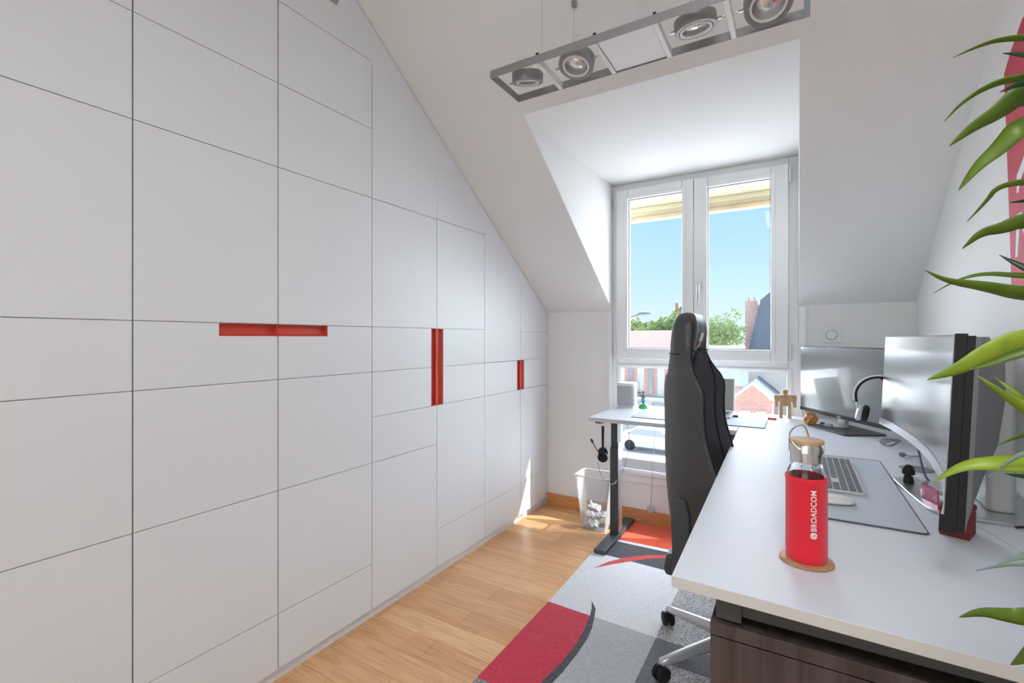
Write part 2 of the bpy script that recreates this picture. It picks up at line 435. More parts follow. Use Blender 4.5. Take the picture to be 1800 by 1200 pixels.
# ------------------------------------------------------------------ window
def ring(mb, x0, x1, z0, z1, wl, wr, wb, wt, y0, y1):
    mb.box(x0, x0 + wl, y0, y1, z0, z1); mb.box(x1 - wr, x1, y0, y1, z0, z1)
    mb.box(x0 + wl, x1 - wr, y0, y1, z0, z0 + wb); mb.box(x0 + wl, x1 - wr, y0, y1, z1 - wt, z1)
win = bpy.data.objects.new('window_1', None); COL.objects.link(win); win.location = (DX0, YW, .35); struct(win)
mb = MB(); ring(mb, DX0, DX1, .352, DZ_, .035, .053, .045, .045, YW + .005, YW + .075)
mb.box(DX0 + .035, DX1 - .053, YW + .005, YW + .075, 1.070, 1.112)
mb.build('window_frame', M['pvc'], win, bevel=.004)
def sash(x0, x1, g0, g1, handle):
    z0, z1 = 1.108, 2.270; zg0, zg1 = 1.180, 2.199
    s = MB(); ring(s, x0, x1, z0, z1, g0 - x0, x1 - g1, zg0 - z0, z1 - zg1, YW - .020, YW + .045)
    o = s.build('sash', M['pvc'], win, bevel=.005)
    s = MB(); ring(s, g0 - .004, g1 + .004, zg0 - .004, zg1 + .004, .008, .008, .008, .008, YW - .002, YW + .004)
    s.build('glazing_bead', M['gasket'], o)
    s = MB(); ring(s, g0 - .024, g1 + .024, zg0 - .024, zg1 + .024, .024, .024, .024, .024, YW - .026, YW - .019)
    s.build('glazing_bead', M['pvc'], o, bevel=.005)
    s = MB(); s.box(g0 - .005, g1 + .005, YW + .008, YW + .014, zg0 - .005, zg1 + .005); s.build('window_pane', M['glass'], o)
    if handle:
        hx = x0 + .033
        s = MB(); s.prism(rrect(hx - .014, hx + .014, 1.545, 1.605, .008), .008, 'y', YW - .028)
        h = s.build('window_handle', M['alu'], o, bevel=.002)
        s = MB(); s.tube([(hx, YW - .028, 1.585), (hx, YW - .062, 1.585), (hx, YW - .066, 1.57), (hx, YW - .064, 1.46)], [.009, .009, .010, .008], 12)
        s.build('lever', M['silver'], h, smooth=True)
    return o
sL = sash(-1.073, -.5660, -.991, -.635, False)
sR = sash(-.5635, -.040, -.482, -.131, True)
for x, z in ((-1.083, 2.15), (-1.083, 1.14), (-.030, 2.16), (-.030, 1.12)):
    s = MB(); s.tube([(x, YW - .014, z), (x, YW - .014, z + .085)], .008, 12); s.build('hinge', M['white'], win, smooth=True, auto=40)
s = MB(); ring(s, -1.072, -.020, .397, 1.070, .028, .03, .03, .022, YW - .002, YW + .03); s.build('glazing_bead', M['pvc'], win, bevel=.005)
s = MB(); s.box(-1.045, -.048, YW + .014, YW + .020, .425, 1.05); s.build('window_pane', M['glass'], win)
s = MB(); ring(s, -1.048, -.046, .423, 1.052, .006, .006, .006, .006, YW + .005, YW + .010); s.build('glazing_bead', M['gasket'], win)
# glazed opening behind the photographer
win2 = bpy.data.objects.new('window_2', None); COL.objects.link(win2); win2.location = (OX0, YB, OZ0); struct(win2)
s = MB(); ring(s, OX0, OX1, OZ0, OZ1, .06, .06, .06, .06, YB - .08, YB - .0)
s.box(-.555, -.495, YB - .08, YB, OZ0 + .06, OZ1 - .06); s.build('window_frame', M['pvc'], win2, bevel=.004)
s = MB(); s.box(OX0 + .05, -.55, YB - .045, YB - .04, OZ0 + .05, OZ1 - .05); s.build('window_pane', M['glass'], win2)
s = MB(); s.box(-.5, OX1 - .05, YB - .045, YB - .04, OZ0 + .05, OZ1 - .05); s.build('window_pane', M['glass'], win2)

# roof overhang and roller shutter box outside; right end lengthened to block the sun
sh = thing('dormer_soffit', 'cream painted dormer overhang with ledge mouldings above the window outside', 'overhang', (-.55, YW + .5, 2.1))
s = MB(); s.box(-1.5, 1.4, YW + .12, YW + .62, 2.30, 2.36); s.build('soffit_board', M['beige'], sh)
s = MB(); s.box(-1.5, 1.4, YW + .62, YW + .68, 2.20, 2.42); s.box(-1.5, 1.4, YW + .60, YW + .62, 2.262, 2.30); s.build('fascia', M['beige'], sh, bevel=.006)
s = MB(); s.box(-1.5, 1.4, YW + .68, YW + .72, 2.205, 2.27); s.box(-1.5, 1.4, YW + .60, YW + .625, 2.196, 2.225); s.build('weathered_edge', M['dirt'], sh, bevel=.004)

# ------------------------------------------------------------------ wardrobes
G = .0013    # half groove
ys = [-.281, .163, .607, 1.048, 1.493, 1.936, 2.381, 2.815, YW]
def tiles(y0, y1, lines, notch=None):
    """front tiles between groove heights; notch = (y0,y1,z0,z1) cut away"""
    mb = MB()
    for z0, z1 in zip(lines[:-1], lines[1:]):
        a, b_, c_, d_ = y0 + .0022, y1 - .0022, z0 + G, z1 - G
        if notch and notch[0] < b_ and notch[1] > a and notch[2] < d_ and notch[3] > c_:
            n0, n1, m0, m1 = max(notch[0], a), min(notch[1], b_), max(notch[2], c_), min(notch[3], d_)
            for r_ in ((a, n0, c_, d_), (n1, b_, c_, d_), (n0, n1, c_, m0), (n0, n1, m1, d_)):
                if r_[1] - r_[0] > .004 and r_[3] - r_[2] > .004: mb.box(CX - .006, CX, r_[0], r_[1], r_[2], r_[3])
        else:
            mb.box(CX - .006, CX, a, b_, c_, d_)
    z0, z1 = lines[0] + G, lines[-1] - G; a, b_ = y0 + .0022, y1 - .0022
    if notch:
        n0, n1, m0, m1 = max(notch[0], a), min(notch[1], b_), max(notch[2], z0), min(notch[3], z1)
        for r_ in ((a, n0, z0, z1), (n1, b_, z0, z1), (n0, n1, z0, m0), (n0, n1, m1, z1)):
            if r_[1] - r_[0] > .004 and r_[3] - r_[2] > .004: mb.box(CX - .019, CX - .0078, r_[0], r_[1], r_[2], r_[3])
    else: mb.box(CX - .019, CX - .0078, a, b_, z0, z1)
    return mb

def trough(y0, y1, z0, z1, horiz, split):
    """recessed red grip; a curved channel open to the front"""
    mb = MB(); d = .018; n = 10; t = .0015
    yy, zz = (y0 + .0005, y1 - .0005), (z0 + .0005, z1 - .0005)
    def prof(k):
        a = k / n; return a, -d * (1 - (2 * a - 1) ** 4) ** .5 if 0 < k < n else 0
    rows = []
    for k in range(n + 1):
        a, x = prof(k)
        if horiz: rows.append([(CX + x, yy[0], zz[0] + a * (zz[1] - zz[0])), (CX + x, yy[1], zz[0] + a * (zz[1] - zz[0]))])
        else: rows.append([(CX + x, yy[0] + a * (yy[1] - yy[0]), zz[0]), (CX + x, yy[0] + a * (yy[1] - yy[0]), zz[1])])
    V = [[mb.bm.verts.new(p) for p in r_] for r_ in rows]
    for a, b_ in zip(V[:-1], V[1:]): mb.bm.faces.new((a[0], a[1], b_[1], b_[0]))
    mb.bm.faces.new([r_[0] for r_ in V]); mb.bm.faces.new([r_[1] for r_ in V][::-1])
    if horiz:
        for s_ in split: mb.box(CX - d, CX - .001, s_ - .001, s_ + .001, z0, z1)
    return mb

def fill_poly(pts): return pts
L_ALL = [.048, .25, .697, 1.10, 1.30, 1.87, 2.175, 2.475]
specs = [
    # unit name label, doors: (col index, lines), notch, filler outline
    ('tall white built-in wardrobe nearest the camera, cut off by the left edge', [(0, L_ALL), (1, L_ALL)], (-.05, .32, 1.257, 1.2985)),
    ('tall white wardrobe with the wide horizontal red grip across its two doors', [(2, L_ALL), (3, L_ALL)], (.842, 1.26, 1.257, 1.2985)),
    ('white wardrobe under the slope with the long vertical red grip', [(4, [.048, .243 - .2 + .001, .25, .697, .90, 1.10, 1.30, 1.87]), (5, [.048, .25, .90, 1.10, 1.30, 1.872])], (1.891, 1.988, .899, 1.2985)),
    ('lowest white wardrobe beside the window wall with the short vertical red grip', [(6, [.048, .25, .90, 1.10]), (7, [.048, .262, .90, 1.10, 1.295])], (2.769, 2.863, .899, 1.0985)),
]
specs[2][1][0] = (4, [.048, .697, .90, 1.10, 1.30, 1.87])
YE = YW - .002
for ui, (lab, doors, notch) in enumerate(specs):
    c0, c1 = doors[0][0], doors[-1][0] + 1
    y0, y1 = ys[c0], (ys[c1] if ui < 3 else YE)
    u = thing('built_in_wardrobe', lab, 'wardrobe', (CX - .3, (y0 + y1) / 2, 0), group='white wardrobes along the left wall')
    for col, lines in doors:
        ya, yb = ys[col], (ys[col + 1] if col < 7 else YE)
        tiles(ya, yb, lines, notch).build('door', M['closet'], u)
    # infill panel above the doors up to the slope
    zt = [d[1][-1] for d in doors]
    ym = ys[c0 + 1]
    def top(y): return min(slope(y) - .004, 2.609 if y < 1.304 else 9)
    a, b_ = y0 + .0022, y1 - .0022
    slits = {1: 2.477, 2: 2.458, 3: 2.475, 4: 2.16, 5: 1.885, 6: 0, 7: 1.599}
    pts = [(a, zt[0] + G)]
    sl = {0: None, 1: 2.475, 2: 2.175, 3: 1.599}[ui]
    if ui == 0 or ui == 1: pts += [(b_, zt[1] + G)]
    elif ui == 2: pts += [(ym - G, zt[0] + G), (ym - G, sl), (ym + G, sl), (ym + G, zt[1] + G), (b_, zt[1] + G)]
    else: pts += [(ym - G, zt[0] + G), (ym - G, sl), (ym + G, sl), (ym + G, zt[1] + G), (b_ - .035, zt[1] + G), (b_ - .035, zt[1] - .001), (b_, zt[1] - .001)]
    if ui == 3: pts = [(a, zt[0] + G), (ym - G, zt[0] + G), (ym - G, sl), (ym + G, sl), (ym + G, zt[1] + G), (b_, zt[1] + G)]
    b2 = y1; a2 = y0
    if ui == 1: pts += [(b_, 2.458), (b2, 2.458), (b2, top(b2)), (1.356, top(1.356)), (1.304, 2.609), (a, 2.609)]
    elif ui == 0: pts += [(b_, 2.609), (a, 2.609)]
    elif ui == 2: pts = [pts[0]] + pts[1:] + [(b_, 1.885), (b2, 1.885), (b2, top(b2)), (a2, top(a2)), (a2, 2.458), (a, 2.458)]
    else: pts += [(b_, top(b2)), (a2, top(a2)), (a2, 1.885), (a, 1.885)]
    mb = MB(); mb.prism(pts, .006, 'x', CX - .006); mb.build('infill_panel', M['closet'], u)
    # grip, plinth, carcass
    hz = (notch[1] - notch[0]) > (notch[3] - notch[2])
    g = trough(*notch, hz, [ym - .002] if hz else [])
    if not hz:
        g.box(CX - .0185, CX - .004, ym - .0012, ym + .0012, notch[2], notch[3])
        g.box(CX - .0165, CX - .001, notch[0] + .002, ym - .002, notch[2] + .002, notch[2] + .004)
    g.build('recessed_grip', M['red'], u, auto=50)
    mb = MB(); mb.box(CX - .045, CX - .022, y0 + .001, y1 - .001, 0, .05); mb.build('plinth', M['closet'], u)
    mb = MB(); yb_ = y1 if ui < 3 else YE
    pp = [(y0, .047), (yb_, .047), (yb_, top(yb_) - .004)] + ([(1.356, top(1.356) - .004), (1.304, 2.604), (y0, 2.604)] if ui == 1 else [(y0, (2.604 if ui == 0 else top(y0) - .004))])
    mb.prism(pp, .55, 'x', CX - .5705); mb.build('carcass', M['closet_body'], u)

# ------------------------------------------------------------------ spotlight fixture
lf = thing('hanging_spotlight_frame', 'grey rectangular ceiling light frame on wires with four swivelling round spotlights', 'ceiling light', (-.465, 1.558, 2.2))
s = MB(); x0, x1, y0, y1, z0, z1 = -.963, .034, 1.455, 1.662, 2.2, 2.228; t = .004
s.box(x0, x1, y0, y0 + t, z0, z1); s.box(x0, x1, y1 - t, y1, z0, z1)
s.box(x0, x0 + t, y0 + t, y1 - t, z0, z1); s.box(x1 - .016, x1, y0 + t, y1 - t, z0, z1)
s.build('outer_frame', M['lightalu'], lf, bevel=.0007)
for xx in (-.772, -.562, -.368, -.170):
    s = MB(); s.box(xx - .007, xx + .007, y0 + t, y1 - t, z0, z0 + .003); s.box(xx - .007, xx - .005, y0 + t, y1 - t, z0 + .003, z1 - .002); s.box(xx + .005, xx + .007, y0 + t, y1 - t, z0 + .003, z1 - .002)
    s.build('cross_bar', M['white'], lf)
s = MB(); s.box(-.553, -.377, y0 + .006, y1 - .006, z0 + .004, z0 + .012); s.build('diffuser_panel', M['diffuser'], lf, bevel=.002)
s = MB(); s.box(-.550, -.380, y0 + .012, y1 - .012, z0 + .012, z1 - .004); s.build('driver_box', M['lightalu'], lf)
def spot(cx, cy, tilt, tilty, rad):
    Mx = Matrix.Translation((cx, cy, z0 + .016)) @ Euler((tilt, tilty, 0)).to_matrix().to_4x4()
    s = MB(); h = .034
    s.lathe([(rad - .012, -.012), (rad, -.012), (rad, h - .012), (rad - .006, h - .010), (rad - .006, h - .016), (rad - .012, h - .018), (rad - .012, -.012)], 40, Mx)
    ho = s.build('spotlight_housing', M['lightalu'], lf, auto=35)
    s = MB(); s.lathe([(rad - .021, -.014), (rad - .015, -.014), (rad - .014, -.006), (rad - .021, -.004), (rad - .021, -.014)], 40, Mx)
    s.build('trim_ring', M['white'], ho, auto=35)
    s = MB(); s.lathe([(rad - .021, -.008), (rad - .024, .004), (rad * .45, .022), (.006, .028), (.0, .028)], 36, Mx)
    s.build('reflector', M['reflector'], ho, smooth=True)
    s = MB(); s.ico((0, 0, 0), 1, 2); 
    for v in s.bm.verts: v.co = Mx @ Vector((v.co.x * .009, v.co.y * .009, v.co.z * .011 + .006))
    s.build('lamp_cap', M['bulb'], ho, smooth=True)
    for sg in (-1, 1):
        s = MB(); s.tube([(cx + sg * (rad - .002), cy, z0 + .018), (cx + sg * (rad + .014), cy, z0 + .018)], .0045, 10)
        s.tube([(cx + sg * (rad + .014), cy, z0 + .018), (cx + sg * (rad + .022), cy, z0 + .018)], .003, 8)
        s.build('swivel_pin', M['chrome'], ho)
    s = MB()
    s.tube([Mx @ Vector((-.018, 0, .024)), Mx @ Vector((-.018, 0, .036)), Mx @ Vector((.018, 0, .036)), Mx @ Vector((.018, 0, .024))], .002, 6)
    s.tube([Mx @ Vector((-.018, 0, .036)), Mx @ Vector((-.020, 0, .046))], .0012, 6); s.tube([Mx @ Vector((.018, 0, .036)), Mx @ Vector((.022, .004, .050))], .0012, 6)
    s.build('lamp_holder', M['chrome'], ho)
spot(-.862, 1.556, R(14), R(6), .058); spot(-.665, 1.556, R(-18), R(4), .062); spot(-.268, 1.556, R(10), R(-4), .062); spot(-.070, 1.556, R(-26), R(-6), .064)
for xx in (-.77, -.561, -.369):
    s = MB(); s.box(xx - .005, xx + .005, y0 + .001, y0 + .012, z1, z1 + .008); s.build('clip', M['black'], lf, bevel=.001)
for xx, yy in ((-.75, y0 + .002), (-.72, y1 - .002), (.02, y1 - .002), (.02, y0 + .002)):
    zt = slope(yy) + .0
    s = MB(); s.tube([(xx, yy, z1 - .004), (xx, yy, zt)], .0009, 6); s.build('suspension_wire', M['chrome'], lf)
    s = MB(); s.lathe([(.010, -.02), (.010, .0), (.004, .0), (.004, -.02), (.010, -.02)], 14, Matrix.Translation((xx, yy, zt))); s.build('ceiling_mount', M['lightalu'], lf)
def bez(p0, p1, p2, p3, n=14):
    p0, p1, p2, p3 = map(Vector, (p0, p1, p2, p3)); r_ = []
    for i in range(n + 1):
        t_ = i / n; r_.append(p0 * (1 - t_) ** 3 + p1 * 3 * t_ * (1 - t_) ** 2 + p2 * 3 * t_ ** 2 * (1 - t_) + p3 * t_ ** 3)
    return r_
s = MB(); s.tube(bez((-.86, 1.556, z0 + .05), (-.90, 1.50, z1 + .03), (-.86, 1.46, z1 + .03), (-.80, y0 + .004, z1 + .002)), .0015, 6); s.build('flex_cable', M['wcable'], lf, smooth=True); s = MB()
s.tube(bez((-.665, 1.556, z0 + .05), (-.68, 1.5, z1 + .05), (-.62, 1.46, z1 + .04), (-.565, y0 + .006, z1 + .002)), .0015, 6); s.build('flex_cable', M['wcable'], lf, smooth=True); s = MB()
s.tube(bez((-.47, 1.60, z1), (-.48, 1.62, z1 + .10), (-.44, 1.5, z1 + .20), (-.43, 1.50, slope(1.5))), .0022, 8); s.build('flex_cable', M['wcable'], lf, smooth=True); s = MB()
s.tube(bez((-.268, 1.556, z0 + .05), (-.25, 1.5, z1 + .05), (-.3, 1.46, z1 + .04), (-.365, y0 + .006, z1 + .002)), .0015, 6)
s.build('flex_cable', M['wcable'], lf, smooth=True)

# ------------------------------------------------------------------ desks
DZ = .80
rot_d = math.atan2(-.044, 1.63)     # desk edge leans by 1.5 degrees
dk = thing('right_desk', 'long white desk along the right wall with dark grey steel frame', 'desk', (0, 0, 0))
s = MB(); s.prism([(-.2035, .93), (.5385, .905), (.5385, 3.19), (-.2635, 3.19)], .0215, 'z', DZ - .0215, mi=0)
o = s.build('worktop', [M['desk'], M['deskedge']], dk, bevel=.0012)
for p in o.data.polygons:
    if abs(p.normal.z) < .5: p.material_index = 1
s = MB(); s.box(-.125, .50, .965, 1.005, DZ - .062, DZ - .022); s.box(-.125, .50, 2.6, 2.64, DZ - .062, DZ - .022); s.box(-.10, -.06, 1.005, 2.6, DZ - .062, DZ - .022)
s.build('frame', M['steel'], dk, bevel=.002)
s = MB(); s.box(-.129, -.086, .957, .964, DZ - .070, DZ - .024); s.build('bracket', M['steel'], dk, bevel=.001)
for (x, y) in ((-.05, 3.0), (.45, 3.0), (.45, 1.62)):
    s = MB(); s.box(x - .03, x + .03, y - .02, y + .02, 0 if x > .4 else .0125, DZ - .022); s.build('leg', M['steel'], dk, bevel=.002)
cb = thing('dark_cabinet', 'dark brown wood grain cabinet under the near end of the white desk', 'cabinet', (.2, 1.2, 0))
s = MB(); s.box(-.138, .49, .952, 1.40, .0125, .697); s.build('body', M['darkwood'], cb, bevel=.001)
s = MB(); s.box(-.138, .49, .950, 1.40, .700, .724); s.build('top_panel', M['darkwood'], cb, bevel=.001)

ld = thing('standing_desk', 'white standing desk with grey steel leg across the window', 'desk', (-.6, 2.8, 0))
s = MB(); s.prism([(-1.017, 2.55), (-.2485, 2.55), (-.265, 3.19), (-1.020, 3.19)], .022, 'z', DZ - .022)
o = s.build('worktop', [M['desk'], M['deskgrey']], ld, bevel=.0012)
for p in o.data.polygons:
    if abs(p.normal.z) < .5: p.material_index = 1
s = MB(); s.prism([(-1.004, 2.60), (-.936, 2.60), (-.936, 3.18), (-1.004, 3.18)], .022, 'z', .0125); s.build('foot', M['steel'], ld, bevel=.003)
s = MB(); s.box(-.998, -.948, 2.86, 2.945, .0345, .57); s.build('leg', M['steel'], ld, bevel=.003)
s = MB(); s.box(-.994, -.952, 2.866, 2.939, .57, .760); s.build('leg_inner_tube', M['steel'], ld, bevel=.003)
s = MB(); s.box(-.9478, -.9466, 2.87, 2.94, .05, .60); s.build('scale_strip', M['alu'], ld)
for k_ in range(14):
    s = MB(); s.tube([(-.9468, 2.905, .12 + k_ * .03), (-.9455, 2.905, .12 + k_ * .03)], .003, 8); s.build('adjustment_hole', M['black'], ld)
s = MB(); s.box(-.94, -.26, 2.87, 2.93, .735, .776); s.box(-.996, -.95, 2.6, 3.15, .760, .777); s.build('frame', M['steel'], ld, bevel=.002)
s = MB(); s.box(-.32, -.262, 2.60, 3.0, .70, .733); s.build('control_box', M['steel'], ld, bevel=.003)

# ------------------------------------------------------------------ rug
RC = dict(cream=rug_mat('rug_cream', (.80, .80, .82), (.68, .68, .70)), grey=rug_mat('rug_mid_grey', (.50, .50, .53), (.40, .40, .43)),
          crimson=rug_mat('rug_crimson', (.68, .030, .075), (.54, .015, .045)), dark=rug_mat('rug_charcoal', (.075, .078, .088), (.045, .045, .055)),
          orange=rug_mat('rug_orange_red', (.80, .10, .03), (.68, .07, .02)), mott=rug_mat('rug_mottled', (.66, .64, .63), (.16, .15, .16), 1),
          slate=rug_mat('rug_slate', (.17, .17, .20), (.11, .11, .13)), redline=rug_mat('rug_red_line', (.70, .06, .06), (.58, .04, .04)),
          dmott=rug_mat('rug_dark_mottled', (.42, .42, .45), (.08, .08, .10), 1))
rk = list(RC)
s = MB(); lev = [.0094]
def reg(c_, pts, dz=0): s.prism(pts, .0094 + dz - .001, 'z', .001, mi=rk.index(c_))
X0, X1 = -1.003, .36
arc_in = [(-.831, 2.126), (-.806, 2.06), (-.792, 2.004), (-.777, 1.917), (-.768, 1.80), (-.771, 1.675), (-.790, 1.523), (-.82, 1.38), (-.86, 1.25), (-.92, 1.10)]
arc_out = [(-.831, 2.126), (-.790, 2.07), (-.770, 2.002), (-.750, 1.918), (-.741, 1.844), (-.740, 1.728), (-.746, 1.613), (-.755, 1.544), (-.775, 1.40), (-.81, 1.25), (-.86, 1.10)]
reg('cream', [(X0, 2.015), (-.5, 2.0), (-.5, 2.60), (X0 - .012, 2.62)])
reg('grey', [(-.95, 1.0), (-.5, 1.0), (-.5, 2.0), (-.80, 2.008)])
reg('crimson', [(X0, 1.43), (-.80, 1.43)] + [p for p in arc_in[::-1] if 1.44 < p[1] < 2.01] + [(X0, 2.015)], .0003)
reg('dmott', [(X0, 1.0), (-.80, 1.0), (-.79, 1.43), (X0, 1.43)], .0002)
reg('dark', arc_out + arc_in[::-1][:-1], .0006)
reg('dark', [(X0 - .012, 2.62), (-.5, 2.60), (X1, 2.58), (X1, 2.82), (-.5, 2.85), (-.72, 2.85), (X0 - .012, 2.83)])
reg('cream', [(X0 - .012, 2.826), (-.72, 2.83), (-.5, 2.835), (X1, 2.80), (X1, 2.9), (-.5, 2.875), (-.72, 2.865), (X0 - .012, 2.85)], .0003)
reg('orange', [(X0 - .01, 2.85), (-.72, 2.865), (-.5, 2.875), (X1, 2.9), (X1, 3.19), (X0 - .01, 3.195)])
reg('mott', [(-.5, 2.0), (-.1, 2.0), (-.1, 2.60), (-.5, 2.60)])
reg('slate', [(-.5, 1.0), (-.1, 1.0), (-.1, 2.0), (-.5, 2.0)])
reg('mott', [(-.42, 1.0), (-.1, 1.0), (-.1, 1.86), (-.42, 1.86)], .0002)
reg('crimson', [(-.1, 1.0), (X1, 1.0), (X1, 2.6), (-.1, 2.6)])
up = [(-.938, 2.438), (-.894, 2.545), (-.827, 2.642), (-.726, 2.738), (-.601, 2.812), (-.45, 2.85), (-.2, 2.84)]
dn = [(-.2, 2.80), (-.45, 2.812), (-.593, 2.778), (-.70, 2.705), (-.785, 2.618), (-.86, 2.535)]
reg('redline', up + dn, .0009)
rug = s.build('rug', [RC[q] for q in rk]); tag(rug, 'shag rug patterned in crimson, orange, cream and grey blocks on the bamboo floor', 'rug')

# ------------------------------------------------------------------ gaming chair
ch = thing('gaming_chair', 'black high-backed gaming chair with shoulder wings on a five-star base', 'chair', (-.205, 1.925, 0))
cxx, cyy = -.205, 1.925
rows = [  # z, half width, centre x, edge x, thickness
    (.46, .205, -.352, -.24, .06), (.53, .228, -.362, -.19, .064), (.62, .244, -.374, -.165, .064), (.72, .252, -.384, -.195, .062), (.82, .252, -.39, -.235, .058),
    (.92, .252, -.392, -.262, .055), (1.00, .260, -.394, -.266, .054), (1.06, .272, -.394, -.262, .054), (1.095, .270, -.392, -.275, .052), (1.13, .238, -.388, -.305, .052),
    (1.17, .190, -.382, -.325, .056), (1.20, .158, -.376, -.335, .062), (1.24, .142, -.368, -.340, .070), (1.29, .136, -.362, -.340, .072), (1.325, .122, -.358, -.342, .066), (1.345, .090, -.356, -.345, .045)]
nv = 24
def back_grid(z):
    g = [back_row(min(max(z + d_, rows[0][0]), rows[-1][0])) for d_ in (-.016, -.008, 0, .008, .016)] if z < 1.325 else [back_row(z)]
    return [sum(c_) / len(g) for c_ in zip(*g)]
def back_row(z):
    for a, b_ in zip(rows[:-1], rows[1:]):
        if a[0] <= z <= b_[0]:
            t_ = (z - a[0]) / (b_[0] - a[0]); t_ = t_
            return [a[i] + (b_[i] - a[i]) * t_ for i in range(1, 5)]
zs = []
z = rows[0][0]
while z < 1.344: zs.append(z); z += .0125
zs.append(1.345)
s = MB(); F_, B_ = [], []
for z in zs:
    hw, xc, xe, th = back_grid(z); fr, bk = [], []
    for i in range(nv + 1):
        v = -1 + 2 * i / nv; av = abs(v)
        edge = (max(0, (av - .35) / .65)) ** 1.6
        xm = xc + (xe - xc) * edge
        rnd = 1 - max(0, (av - .86) / .14) ** 2 * .75
        tt = th * rnd * .5 * (1.0 + .25 * (1 - edge))
        # a soft bulge for the head cushion
        bul = .012 * math.exp(-((z - 1.27) / .06) ** 2) * (1 - av ** 2)
        y = cyy + v * hw
        fr.append(s.bm.verts.new((xm + tt + bul, y, z))); bk.append(s.bm.verts.new((xm - tt, y, z)))
    F_.append(fr); B_.append(bk)
def hole(j, i):
    z = zs[j]; v = abs(-1 + 2 * (i + .5) / nv)
    return 1.118 < z < 1.20 and .26 < v < .52
nz = len(zs)
solid = [[not hole(j, i) for i in range(nv)] for j in range(nz - 1)]
for j in range(nz - 1):
    for i in range(nv):
        if not solid[j][i]: continue
        mi = 1 if (.22 < (i + .5) / nv < .78 and zs[j] < 1.115) else 0
        f = s.bm.faces.new((F_[j][i], F_[j][i + 1], F_[j + 1][i + 1], F_[j + 1][i])); f.material_index = mi
        s.bm.faces.new((B_[j][i], B_[j + 1][i], B_[j + 1][i + 1], B_[j][i + 1]))
        def nb(jj, ii): return 0 <= jj < nz - 1 and 0 <= ii < nv and solid[jj][ii]
        if not nb(j - 1, i): s.bm.faces.new((F_[j][i], B_[j][i], B_[j][i + 1], F_[j][i + 1]))
        if not nb(j + 1, i): s.bm.faces.new((F_[j + 1][i], F_[j + 1][i + 1], B_[j + 1][i + 1], B_[j + 1][i]))
        if not nb(j, i - 1): s.bm.faces.new((F_[j][i], F_[j + 1][i], B_[j + 1][i], B_[j][i]))
        if not nb(j, i + 1): s.bm.faces.new((F_[j][i + 1], B_[j][i + 1], B_[j + 1][i + 1], F_[j + 1][i + 1]))
br = s.build('backrest', [M['leather'], M['leather2']], ch, smooth=True, sub=1)
# seams (piping) along the wings and under the head cushion
def bpt(z, v, off=.003, front=True):
    hw, xc, xe, th = back_grid(z); av = abs(v); edge = (max(0, (av - .35) / .65)) ** 1.6
    xm = xc + (xe - xc) * edge; rnd = 1 - max(0, (av - .86) / .14) ** 2 * .75; tt = th * rnd * .5 * (1.0 + .25 * (1 - edge))
    bul = .012 * math.exp(-((z - 1.27) / .06) ** 2) * (1 - av ** 2)
    return (xm + (tt + bul + off if front else -tt - off), cyy + v * hw, z)
s = MB()
for sg in (-1, 1):
    s.tube([bpt(z, sg * (.80 if z < 1.08 else .80 + .1 * (z - 1.08) / .1), .001) for z in [.5 + .03 * k for k in range(23)]], .003, 6)
    s.tube([bpt(z, sg * .955, .0) for z in [.5 + .03 * k for k in range(28)]], .0028, 6)
s.tube([bpt(1.195 + .01 * abs(v), v, .002) for v in [-.96 + .08 * k for k in range(25)]], .0028, 6)
for sg in (-1, 1): s.tube([bpt(1.192, sg * v, -.001, False) for v in (.5, .7, .85, .94)] + [bpt(1.192, sg * v, -.001) for v in (.94, .85, .7)], .0026, 6)
s.build('piping', M['black'], br, smooth=True)
s = MB()   # small red and pale emblem on the head cushion
def patch(v0, v1, za, zb, off):
    q = [bpt(za, v0, off), bpt(za, v1, off), bpt(zb, v1, off), bpt(zb, v0, off)]
    fs = [s.bm.verts.new(p) for p in q]; bs = [s.bm.verts.new((p[0] - .002, p[1], p[2])) for p in q]
    s.bm.faces.new(fs); s.bm.faces.new(bs[::-1])
    for i in range(4): s.bm.faces.new((fs[i], bs[i], bs[(i + 1) % 4], fs[(i + 1) % 4]))
patch(-.15, .15, 1.215, 1.236, .004)
s.build('emblem', M['red'], br)
s = MB(); patch(-.22, .22, 1.238, 1.27, .004); s.build('emblem', M['logo'], br)
s = MB()   # reclining hinge covers beside the seat
for sg in (-1, 1):
    y = cyy + sg * .268; pr_ = [(-.345, .465), (-.358, .51), (-.362, .64), (-.345, .715), (-.315, .71), (-.302, .66), (-.300, .52), (-.27, .465)]
    s.prism([(a, b_) for a, b_ in pr_], .03, 'y', y - .015)
    s.build('hinge_cover', M['leather2'], ch, bevel=.006); s = MB()
s = MB(); s.prism([(y, z) for y, z in ((-.24, 0), (.24, 0), (.26, .03), (.25, .09), (.19, .105), (.17, .08), (-.17, .08), (-.19, .105), (-.25, .09), (-.26, .03))], .47, 'x', 0, M=Matrix.Translation((-.365, cyy, .42)))
s.build('seat', M['leather'], ch, bevel=.02, bseg=3)
s = MB()   # lower rear flap of the seat
s.prism([(-.395, .425), (-.40, .45), (-.39, .50), (-.36, .50), (-.35, .425)], .46, 'y', cyy - .23); s.build('rear_apron', M['leather'], ch, bevel=.012)
cxx, cyb = -.200, 1.975
s = MB(); s.tube([(cxx, cyb, .09), (cxx, cyb, .30)], .028, 20); s.tube([(cxx, cyb, .30), (cxx, cyb, .385)], .018, 16); s.build('gas_lift', M['black'], ch, auto=40)
s = MB(); s.box(cxx - .12, cxx + .10, cyb - .08, cyb + .08, .37, .398); s.build('tilt_mechanism', M['black'], ch, bevel=.006)
angs = []
for (wx, wy) in ((-.479, 2.10),): angs.append(math.atan2(wy - cyb, wx - cxx))
a0 = math.atan2(2.118 - cyb, -.483 - cxx)
